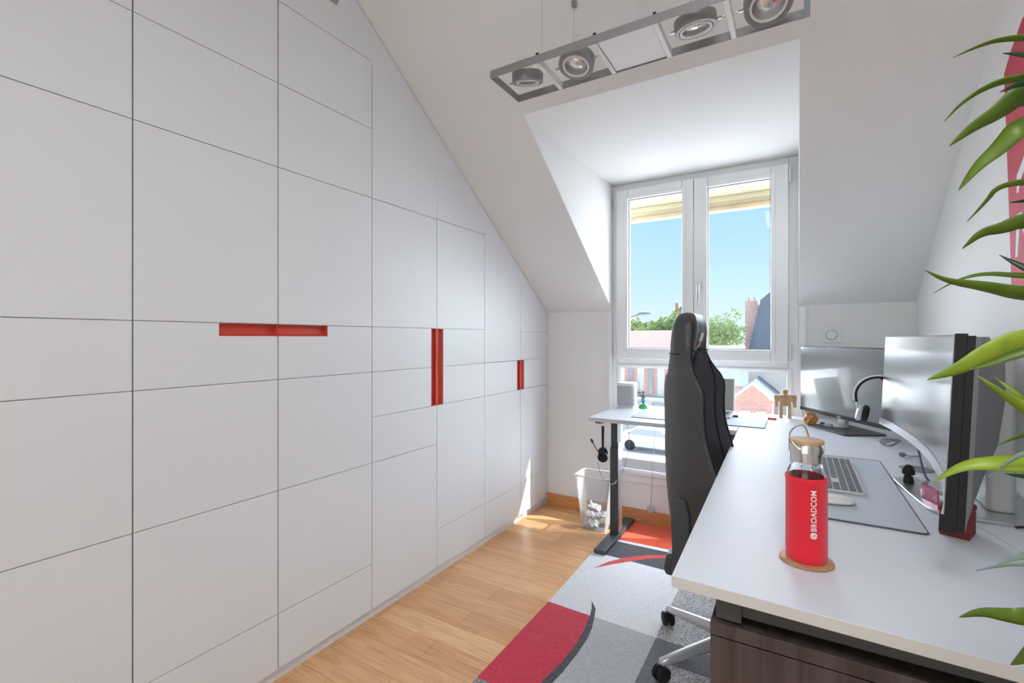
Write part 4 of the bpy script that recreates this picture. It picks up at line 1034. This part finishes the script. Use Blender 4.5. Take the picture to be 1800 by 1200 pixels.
for r_ in range(6):
    xa = Kx0 + .0045 + r_ * pit; xb = xa + .0158 - (.0 if r_ < 5 else .002)
    # columns run along y; the near end (low y) is the number pad
    y = Ky0 + .0045; n_ = 22
    if r_ == 0:       # bottom row with the space bar
        for c_ in range(22):
            if c_ in (11, 12, 13, 14, 15): continue
            key(xa, xb, y + c_ * .0194, y + c_ * .0194 + .0164)
        key(xa, xb, y + 11 * .0194, y + 15 * .0194 + .0164, M['greykey'])
    elif r_ < 5:
        for c_ in range(22):
            if c_ in (4, 5, 6) and r_ in (2,): continue
            if r_ % 2 == 0 and c_ == 8: continue
            w2 = .0164 * (2.18 if (r_ % 2 == 0 and c_ == 7) else 1)
            key(xa, xb, y + c_ * .0194, y + c_ * .0194 + w2)
    else:
        for c_ in range(16): key(xa, xb - .002, y + c_ * .0268, y + c_ * .0268 + .0236)
ms = thing('mouse', 'flat white wireless mouse with silver rim on the desk mat beside the bottle', 'mouse', (.10, 1.56, MZ))
s = MB(); n = 14
Mm = Matrix.Translation((.083, 1.560, MZ)) @ Euler((0, 0, R(8))).to_matrix().to_4x4()
s.lathe([(.0, .0), (.9, .0), (1.0, .1), (1.0, .22), (0, .22)], 32, Mm @ Matrix.Diagonal((.052, .028, .02, 1))); s.build('rim', M['cable'], ms, auto=40)
s = MB(); s.lathe([(1.0, .22), (.98, .4), (.88, .66), (.66, .88), (.35, .98), (0, 1.02)], 36, Mm @ Matrix.Diagonal((.054, .029, .019, 1))); s.build('shell', M['white'], ms, smooth=True)

# ------------------------------------------------------------------ bottle on its coaster
BX, BY = .017, 1.130
cs = MB(); cs.lathe([(.0, 0), (.046, 0), (.048, .0015), (.048, .0045), (.046, .006), (.0, .006)], 48, Matrix.Translation((BX, BY, DZ))); tag(cs.build('coaster', M['coaster'], auto=50), 'round reddish wooden coaster under the red bottle', 'coaster')
bt = thing('water_bottle', 'glass water bottle in a red fabric sleeve with bamboo and steel lid', 'bottle', (BX, BY, DZ + .006))
Mb = Matrix.Translation((BX, BY, DZ + .006))
s = MB(); s.lathe([(.0, .003), (.031, .003), (.0325, .006), (.0325, .158), (.0325, .165), (.030, .172), (.0275, .178), (.0268, .181), (.0268, .186), (.0255, .189), (.0245, .192), (.0245, .200), (.0225, .200), (.0225, .190), (.025, .180), (.0285, .170), (.0305, .163), (.0305, .008), (.0, .006)], 48, Mb); s.build('glass_body', M['bglass'], bt, smooth=True)
s = MB(); s.lathe([(.0, .0), (.0335, .0), (.0350, .004), (.0352, .02), (.0350, .150), (.0358, .152), (.0365, .156), (.0358, .160), (.0345, .161), (.0332, .160), (.0328, .15), (.0328, .006), (.0, .003)], 56, Mb); slv = s.build('sleeve', M['sleeve'], bt, smooth=True)
s = MB(); s.lathe([(.0225, .188), (.0268, .188), (.0268, .205), (.0295, .206), (.0295, .220), (.0285, .222), (.0, .222)], 48, Mb); lidp = s.build('steel_cap', M['chrome'], bt, auto=35)
s = MB(); s.lathe([(.0, .2222), (.0285, .2222), (.0298, .2235), (.0298, .2285), (.0280, .230), (.0, .230)], 48, Mb); s.build('bamboo_lid', M['bamboo'], lidp, auto=35)
va = YAW + R(10)
def bp_(ang, r_, z): return Vector((BX + r_ * math.cos(ang), BY + r_ * math.sin(ang), DZ + .006 + z))
s = MB(); a1, a2 = R(195), R(15)
hpts = [bp_(R(250), .0308, .213), bp_(R(225), .033, .225), bp_(R(205), .032, .238), bp_(R(170), .022, .250), bp_(R(120), .014, .256), bp_(R(95), .017, .250), bp_(R(85), .024, .240), bp_(R(80), .0285, .228), bp_(R(75), .0308, .214)]
def smooth_pts(P, it=3):
    for _ in range(it):
        Q = [P[0]]
        for a, b_ in zip(P[:-1], P[1:]): Q += [a * .75 + b_ * .25, a * .25 + b_ * .75]
        P = Q + [P[-1]]
    return P
s.tube(smooth_pts([Vector(p) for p in hpts]), .0016, 10)
s.build('wire_handle', M['chrome'], bt, smooth=True)
# lettering runs up the sleeve
vang = math.atan2(0 - BY, 0 - BX)      # towards the camera
ac = vang + .34
def wrap(c_, z0_=.0645, r_=.0357):
    # text x -> up, text y -> to the left around the sleeve
    a = ac - (c_.y - .0045) / r_
    rr_ = r_ + c_.z
    return Vector((BX + rr_ * math.cos(a), BY + rr_ * math.sin(a), DZ + .006 + z0_ + c_.x))
lt = text_obj('BROADCOM', .0132, M['logo'], 'lettering', slv, lambda c_: wrap(Vector((c_.x * .98, c_.y, c_.z))), .0003, .00018)
s = MB()
n = 30; vs = [s.bm.verts.new(wrap(Vector((-.0075 + .0062 * math.cos(2 * PI * i / n), .0045 + .0062 * math.sin(2 * PI * i / n), .0004)))) for i in range(n)]
vc = s.bm.verts.new(wrap(Vector((-.0075, .0045, .0006))))
for i in range(n): s.bm.faces.new((vs[i], vs[(i + 1) % n], vc))
s.build('round_logo', M['logo'], slv)
s = MB()
wv = [(-.0065, 0), (-.003, 0), (-.0012, .0035), (.0012, -.0035), (.003, 0), (.0065, 0)]
s.tube([wrap(Vector((-.0075 + b_, .0045 + a, .0008))) for a, b_ in wv], .0006, 6); s.build('pulse_line', M['sleeve'], slv)

bt.scale = (1.045, 1.045, 1.045)

# ------------------------------------------------------------------ wall items
sw = thing('wall_switch', 'square white wall plate with a round dial under the slope', 'switch', (.169, YW, 1.268))
s = MB(); s.prism(rrect(.125, .213, 1.225, 1.311, .006), .009, 'y', YW - .0095); s.build('plate', M['white'], sw, bevel=.002)
s = MB()
for r1, r2, dp in ((.026, .028, .0008), (.010, .012, .0008)):
    s.lathe([(r1, 0), (r2, 0), (r2, .0015), (r1, .0015), (r1, 0)], 32, Matrix.Translation((.169, YW - .0098, 1.268)) @ Euler((R(90), 0, 0)).to_matrix().to_4x4())
s.build('dial_ring', M['cable'], sw)
s = MB(); s.lathe([(0, 0), (.0255, 0), (.0245, .004), (0, .004)], 32, Matrix.Translation((.169, YW - .0096, 1.268)) @ Euler((R(90), 0, 0)).to_matrix().to_4x4()); s.build('dial', M['white'], sw, auto=40)
po = thing('wall_decal', 'large red decal with pale letter shapes on the right wall behind the plant', 'wall decal', (RX, 1.7, 1.7))
s = MB(); s.prism([(1.934, 1.384), (1.963, 1.72), (1.993, 2.046), (1.945, 2.085), (1.86, 2.135), (1.35, 2.14), (1.30, 1.40)], .0012, 'x', RX - .0017); pr0 = s.build('red_field', M['poster'], po)
s = MB(); xx = RX - .0024
s.prism([(1.895, 1.66), (1.895, 1.71), (1.85, 1.745), (1.80, 1.79), (1.77, 1.79), (1.77, 1.66), (1.79, 1.66), (1.79, 1.755), (1.87, 1.69), (1.882, 1.66)], .0006, 'x', xx)
s.prism([(1.89, 1.48), (1.905, 1.48), (1.895, 1.60), (1.86, 1.60), (1.80, 1.50), (1.80, 1.60), (1.785, 1.60), (1.785, 1.46), (1.80, 1.46), (1.865, 1.57), (1.875, 1.57)], .0006, 'x', xx)
s.build('letter_shapes', M['decalwhite'], pr0)

# ------------------------------------------------------------------ plant
def hol(px, py, Z):
    u, v = (px - 900) / 837, (594 - py) / 837; c_, s_ = math.cos(YAW), math.sin(YAW)
    return Vector(((-s_ + u * c_) * Z, (c_ + u * s_) * Z, 1.25 + v * Z))
pl = thing('potted_bamboo_plant', 'tall leafy green plant with long pointed leaves at the right edge', 'plant', (.385, .76, 0))
lm = [leaf_mat('leaf_lime', (.22, .34, .015), (.42, .54, .05)), leaf_mat('leaf_mid', (.09, .17, .012), (.19, .29, .03)), leaf_mat('leaf_deep', (.008, .035, .015), (.02, .075, .03)), leaf_mat('leaf_pale', (.22, .33, .26), (.45, .56, .50))]
stemx, stemy = .385, .76
s = MB(); s.lathe([(.0, 0), (.085, 0), (.10, .02), (.118, .24), (.124, .25), (.118, .26), (.112, .25), (.105, .235), (.0, .235)], 36, Matrix.Translation((stemx, stemy, 0))); s.build('pot', M['white'], pl, auto=40)
s = MB(); s.lathe([(.0, .2352), (.104, .2352), (.06, .245), (0, .25)], 28, Matrix.Translation((stemx, stemy, 0))); s.build('soil', mat('soil', (.05, .035, .025), .95, bump=1, bscale=60, var=.3, vscale=40), pl)
for q, (ox, oy, ht) in enumerate(((0, 0, 2.02), (.03, -.03, 1.75), (-.02, -.04, 1.5))):
    s = MB(); s.tube([(stemx + ox * .5, stemy + oy * .5, .24), (stemx + ox, stemy + oy, .7), (stemx + ox * 1.2, stemy + oy * 1.3, 1.2), (stemx + ox, stemy + oy, ht)], [.009, .008, .006, .003], 10)
    s.build('stem', M['green'], pl, smooth=True)
# tip px, mid px points ..., widths(px), material, depth at tip, depth at root
leaves = [
    ([(1675, 101), (1712, 84), (1750, 70), (1800, 65)], 11, 1, .52, (1.66,)),
    ([(1763, 94), (1785, 95), (1810, 97), (1850, 105)], 13, 2, .47, (1.62,)),
    ([(1660, 213), (1690, 180), (1740, 148), (1800, 133)], 13, 1, .52, (1.62,)),
    ([(1758, 162), (1785, 150), (1810, 142), (1850, 140)], 20, 2, .46, (1.6,)),
    ([(1668, 257), (1710, 222), (1755, 196), (1800, 158)], 36, 1, .50, (1.55,)),
    ([(1685, 335), (1720, 290), (1760, 258), (1800, 214)], 34, 1, .49, (1.5,)),
    ([(1700, 389), (1735, 352), (1752, 328), (1800, 318)], 10, 1, .53, (1.47,)),
    ([(1776, 356), (1795, 354), (1815, 352), (1850, 355)], 10, 2, .47, (1.42,)),
    ([(1691, 437), (1725, 407), (1765, 400), (1800, 384)], 26, 1, .51, (1.42,)),
    ([(1757, 448), (1780, 460), (1810, 474), (1850, 486)], 16, 2, .48, (1.34,)),
    ([(1627, 475), (1665, 494), (1730, 502), (1800, 517)], 23, 1, .52, (1.30,)),
    ([(1641, 515), (1680, 492), (1730, 479), (1800, 485)], 9, 1, .54, (1.32,)),
    ([(1629, 667), (1680, 650), (1740, 618), (1800, 598)], 42, 0, .50, (1.22,)),
    ([(1700, 650), (1740, 640), (1790, 620), (1840, 612)], 22, 1, .47, (1.20,)),
    ([(1718, 659), (1750, 683), (1785, 705), (1830, 735)], 22, 0, .49, (1.15,)),
    ([(1747, 662), (1770, 678), (1800, 702), (1840, 728)], 14, 0, .50, (1.15,)),
    ([(1755, 782), (1785, 768), (1820, 758), (1860, 755)], 10, 1, .50, (1.10,)),
    ([(1641, 846), (1690, 818), (1740, 813), (1800, 816)], 29, 0, .50, (1.08,)),
    ([(1738, 838), (1770, 812), (1800, 795), (1850, 780)], 9, 3, .48, (1.08,)),
    ([(1766, 832), (1790, 836), (1820, 838), (1860, 840)], 16, 2, .47, (1.05,)),
    ([(1686, 1084), (1725, 1074), (1765, 1080), (1800, 1084)], 26, 1, .46, (.92,)),
    ([(1776, 1168), (1795, 1158), (1820, 1140), (1860, 1125)], 26, 1, .44, (.90,)),
    ([(1715, 1002), (1745, 996), (1775, 990), (1820, 990)], 9, 3, .50, (1.0,)),
    ([(1750, 992), (1780, 980), (1805, 975), (1840, 975)], 15, 3, .47, (1.0,)),
]
for k_, (pts, wd, mi, Z, (zr,)) in enumerate(leaves):
    rx, ry = pts[-1]; lx, ly = pts[-2]
    P = [hol(p[0], p[1], Z - .010 * i) for i, p in enumerate(pts)]
    root = Vector((stemx - .01 + .01 * (k_ % 3), stemy - .02 * (k_ % 2), P[-1].z + (P[-1].z - P[-2].z) * .9 - .02))
    P = smooth_pts(P + [P[-1].lerp(root, .5) + Vector((0, 0, .006)), root], 3)
    n = len(P); Ls = [0]
    for a, b_ in zip(P[:-1], P[1:]): Ls.append(Ls[-1] + (b_ - a).length)
    tot = Ls[-1]; s = MB(); prev = None; vw = Vector((0, 0, 1.25))
    w0 = wd / 837 * Z / 2
    reach = (hol(*pts[-1], Z) - hol(*pts[0], Z)).length
    for i, p in enumerate(P):
        t_ = (P[min(i + 1, n - 1)] - P[max(i - 1, 0)]).normalized()
        tov = (Vector((0, 0, 1.25)) - p).normalized(); sd = t_.cross(tov).normalized()
        d_ = Ls[i] / max(reach * .75, .03)
        w_ = w0 * (min(1, d_) ** .75) if d_ < 1 else w0
        rem = (tot - Ls[i]) / tot
        if rem < .25: w_ *= max(.12, rem / .25)
        nn = sd.cross(t_).normalized()
        tw = sd * math.cos(.5) + nn * math.sin(.5) * (1 if k_ % 2 else -1); w_ /= math.cos(.5); w_ = max(w_, .0004)
        nrm2 = tw.cross(t_).normalized()
        row = [s.bm.verts.new(p + tw * w_), s.bm.verts.new(p + tw * w_ * .5 + nrm2 * w_ * .10), s.bm.verts.new(p + nrm2 * w_ * .28), s.bm.verts.new(p - tw * w_ * .5 + nrm2 * w_ * .10), s.bm.verts.new(p - tw * w_)]
        if prev:
            for q in range(4): s.bm.faces.new((prev[q], prev[q + 1], row[q + 1], row[q]))
        prev = row
    o = s.build('leaf', lm[mi], pl, smooth=True); md = o.modifiers.new('t', 'SOLIDIFY'); md.thickness = .0005

# ------------------------------------------------------------------ outside world
GZ = -5.6
struct(MB().box(-60, 60, 4.2, 140, GZ - .2, GZ).build('street_ground', pcard('asphalt', (.66, .65, .64), .12, .5)))
struct(MB().box(-40, 30, 22, 25, GZ, GZ + .12).build('pavement_ground', pcard('paving', (.72, .70, .68), .1, 1)))
OW = dict(cream=pcard('pale_render', (.72, .68, .62)), brick=brick_mat('red_brick', (.50, .20, .15), (.62, .28, .21), (.62, .52, .47)), brick2=brick_mat('pale_red_brick', (.58, .30, .24), (.68, .38, .31), (.66, .58, .53)),
          tile=brick_mat('clay_roof_tiles', (.17, .092, .075), (.21, .118, .097), (.12, .07, .058), .3, .22, .02, (0, 0, 0)), slate=pcard('slate_roof', (.14, .165, .21), .15, 2), zinc=pcard('zinc_roof', (.20, .205, .22), .1, 1),
          win=mat('house_window_glass', (.30, .34, .38), .1, spec=.8), trim=pcard('white_trim', (.80, .79, .77), .05))
def gable_roof(s, x0, x1, y0, y1, z0, z1, over=.3):
    xm = (x0 + x1) / 2
    s.prism([(x0 - over, z0), (x1 + over, z0), (xm, z1)], y1 - y0, 'y', y0)
# small brick gable house
h1 = thing('brick_gable_house', 'small red brick house with white-trimmed gable across the street', 'house', (-2.4, 37, GZ))
s = MB(); s.prism([(-3.48, GZ), (-1.32, GZ), (-1.32, -2.62), (-2.40, -1.72), (-3.48, -2.62)], 6, 'y', 34); s.build('wall', OW['brick'], h1)
s = MB(); s.prism([(-3.75, -2.72), (-2.40, -1.58), (-1.05, -2.72), (-1.05, -2.87), (-2.40, -1.72), (-3.75, -2.87)], .25, 'y', 33.75); s.build('gable_trim', OW['trim'], h1)
s = MB(); s.prism([(-3.75, -2.71), (-2.40, -1.57), (-1.05, -2.71), (-1.05, -2.83), (-2.40, -1.69), (-3.75, -2.83)], 6, 'y', 34.01); s.build('roof', OW['slate'], h1)
for xa in (-3.1, -2.2):
    s = MB(); s.box(xa, xa + .55, 33.93, 34.0, -4.6, -3.4); s.build('window', OW['trim'], h1)
# wide low roofs behind it
h2 = thing('slate_roofed_hall', 'long low building with blue-grey slate roof behind the brick gable house', 'building', (-3, 50, GZ))
s = MB(); s.box(-9, 4, 48, 58, GZ, -3.1); s.build('wall', OW['brick2'], h2)
s = MB(); s.prism([(47.5, -3.1), (58.5, -3.1), (53, -.9)], 13.6, 'x', -9.3); s.build('roof', OW['slate'], h2)
h3 = thing('zinc_roofed_hall', 'pale wide zinc roof building farther behind the slate roof', 'building', (-3, 66, GZ))
s = MB(); s.box(-12, 6, 62, 74, GZ, -1.9); s.build('wall', OW['cream'], h3)
s = MB(); s.prism([(61.5, -1.9), (74.5, -1.9), (68, .3)], 18.6, 'x', -12.3); s.build('roof', OW['zinc'], h3)
# left facade with red tiled roof
h4 = thing('tiled_roof_house', 'white and brick house with clay tiled roof across the street on the left', 'house', (-10, 38, GZ))
s = MB(); s.box(-16, -7.2, 36, 46, GZ, .2); s.build('wall', OW['cream'], h4)
s = MB(); s.prism([(35.4, .1), (46.6, .1), (41, 1.9)], 9.4, 'x', -16.3); s.build('roof', OW['tile'], h4)
for xa, wz in ((-11.0, -1.0), (-9.5, -1.0), (-8.0, -1.0)):
    s = MB(); s.box(xa - .35, xa + .55, 35.93, 36.0, -3.0, -.6); s.build('brick_panel', OW['brick'], h4)
    s = MB(); s.box(xa, xa + .3, 35.88, 35.93, -2.9, -.9); s.build('window', OW['win'], h4)
s = MB(); s.box(-16, -7.2, 35.6, 36, -3.35, -3.15); s.build('cornice', OW['trim'], h4)
s = MB(); s.box(-11.3, -10.1, 35.5, 36, -2.95, -2.87)
for k_ in range(9): s.box(-11.3 + k_ * .147, -11.28 + k_ * .147, 35.5, 35.52, -2.9, -2.1)
s.box(-11.3, -10.1, 35.5, 35.53, -2.1, -2.05); s.build('balcony', OW['slate'], h4)
for xa in (-10.9, -9.3):
    s = MB(); s.box(xa, xa + 1.0, 35.9, 36, GZ + .2, -3.6); s.build('shop_window', OW['win'], h4)
# tall mansard building on the right
h5 = thing('mansard_building', 'tall building with steep blue slate mansard roof and brick chimney beyond the right pane', 'building', (0, 42, GZ))
s = MB(); s.box(-3.2, 8, 41, 46.5, GZ, .3); s.build('wall', OW['cream'], h5)
s = MB(); s.prism([(-3.2, .3), (8, .3), (8, 4.9), (-1.5, 4.9), (-2.35, 4.15)], 5.9, 'y', 40.8); s.build('roof', OW['slate'], h5)
s = MB(); s.box(-3.5, -2.6, 42, 44, .2, 4.2); s.box(-3.3, -3.15, 42.2, 42.4, 4.2, 4.5); s.box(-2.9, -2.75, 42.2, 42.4, 4.2, 4.5); s.build('chimney', OW['brick2'], h5)
# far houses on the skyline
for (x0, x1, y, z1, zr, lab) in ((-33, -26, 92, 3.6, 5.6, 'distant pale house on the skyline at the left edge of the window'), (-24.5, -19, 112, 6.4, 8.8, 'distant house with ochre roof and antenna above the left tree')):
    hh = thing('distant_house', lab, 'house', ((x0 + x1) / 2, y, GZ)); s = MB(); s.box(x0, x1, y, y + 8, GZ, z1); s.build('wall', OW['brick2'], hh)
    s = MB(); gable_roof(s, x0, x1, y - .3, y + 8.3, z1, zr); s.build('roof', OW['tile'], hh)
    s = MB(); s.box(x0 + .6, x0 + 1.4, y + 1, y + 2, z1, zr + .5); s.build('chimney', OW['brick'], hh)
# trees
tm = leaf_mat('tree_foliage', (.07, .12, .035), (.20, .26, .09), .9)
def tree(x, y, ztop, rad, lab, sd):
    t = thing('street_tree', lab, 'tree', (x, y, GZ), group='trees beyond the roofs'); rnd = random.Random(sd)
    s = MB(); s.tube([(x, y, GZ), (x + .1, y, GZ + 3), (x, y, ztop - rad)], [.35, .25, .12], 8); s.build('trunk', pcard('bark', (.25, .20, .15)), t)
    s = MB(); ctr = Vector((x, y, ztop - rad)); n = 2600
    cl = [ctr + Vector((rnd.gauss(0, .45), rnd.gauss(0, .35), rnd.gauss(0, .32))) * rad for _ in range(46)]
    for i in range(n):
        c_ = rnd.choice(cl); d_ = Vector((rnd.gauss(0, 1), rnd.gauss(0, 1), rnd.gauss(0, 1))).normalized() * rnd.uniform(.2, .34) * rad
        p = c_ + d_; 
        if p.z > ztop: p.z = ztop - rnd.uniform(0, .2)
        u = Vector((rnd.gauss(0, 1), rnd.gauss(0, 1), rnd.gauss(0, 1))).normalized(); v = u.orthogonal().normalized(); r_ = rnd.uniform(.18, .32)
        q = [s.bm.verts.new(p + u * r_), s.bm.verts.new(p + v * r_ * .6), s.bm.verts.new(p - u * r_), s.bm.verts.new(p - v * r_ * .6)]
        s.bm.faces.new(q)
    s.build('crown', tm, t)
tree(-13.6, 62, 4.7, 3.0, 'round green tree rising behind the clay tiled roof, left pane', 1)
tree(-21.5, 76, 4.7, 3.0, 'lower green tree at the left edge of the left pane', 5)
tree(-10.3, 84, 6.2, 4.3, 'broad light green tree in the right window pane', 2)
tree(-20.5, 104, 7.2, 3.8, 'green tree behind the window mullion', 3)
# street lamp
sl_ = thing('street_lamp', 'arched street lamp seen through the left pane', 'street lamp', (-8.35, 22, GZ))
s = MB(); s.tube([(-7.75, 22, GZ), (-7.65, 22, 1.1), (-7.3, 22, 1.9), (-6.8, 22, 2.2), (-6.25, 22, 2.34)], [.07, .06, .045, .04, .035], 8); s.build('pole', OW['zinc'], sl_, smooth=True)
s = MB(); s.ico((-6.0, 22, 2.38), .2, 2, (1.9, .9, .45)); s.build('lamp_head', OW['zinc'], sl_, smooth=True)
for o in list(sl_.children): o.location = (0, 0, 0)
# parked cars
def car(x, y, lab, m_):
    c_ = thing('parked_car', lab, 'car', (x, y, GZ), group='cars on the street')
    T_ = Matrix.Translation((x, y, GZ))
    s = MB(); s.prism([(-2.1, .25), (2.1, .25), (2.15, .6), (2.0, .85), (1.1, .95), (.55, 1.4), (-1.0, 1.42), (-1.7, 1.0), (-2.1, .9)], 1.7, 'y', -.85, M=T_); s.build('body', m_, c_, bevel=.08, bseg=2)
    s = MB(); s.prism([(1.02, .97), (.52, 1.34), (-.95, 1.36), (-1.55, 1.0)], 1.72, 'y', -.86, M=T_); s.build('side_windows', OW['win'], c_)
    for a in (-1.35, 1.3):
        for b_ in (-.78, .78):
            s = MB(); s.lathe([(0, -.1), (.31, -.1), (.33, 0), (.31, .1), (0, .1)], 20, T_ @ Matrix.Translation((a, b_, .33)) @ Euler((PI / 2, 0, 0)).to_matrix().to_4x4()); s.build('wheel', M['black'], c_)
car(-7.4, 29.5, 'white car parked on the street, seen under the desk', pcard('white_car_paint', (.80, .80, .80), .02))
car(-9.2, 32.4, 'grey car parked further back on the left of the street', pcard('grey_car_paint', (.42, .43, .45), .02))
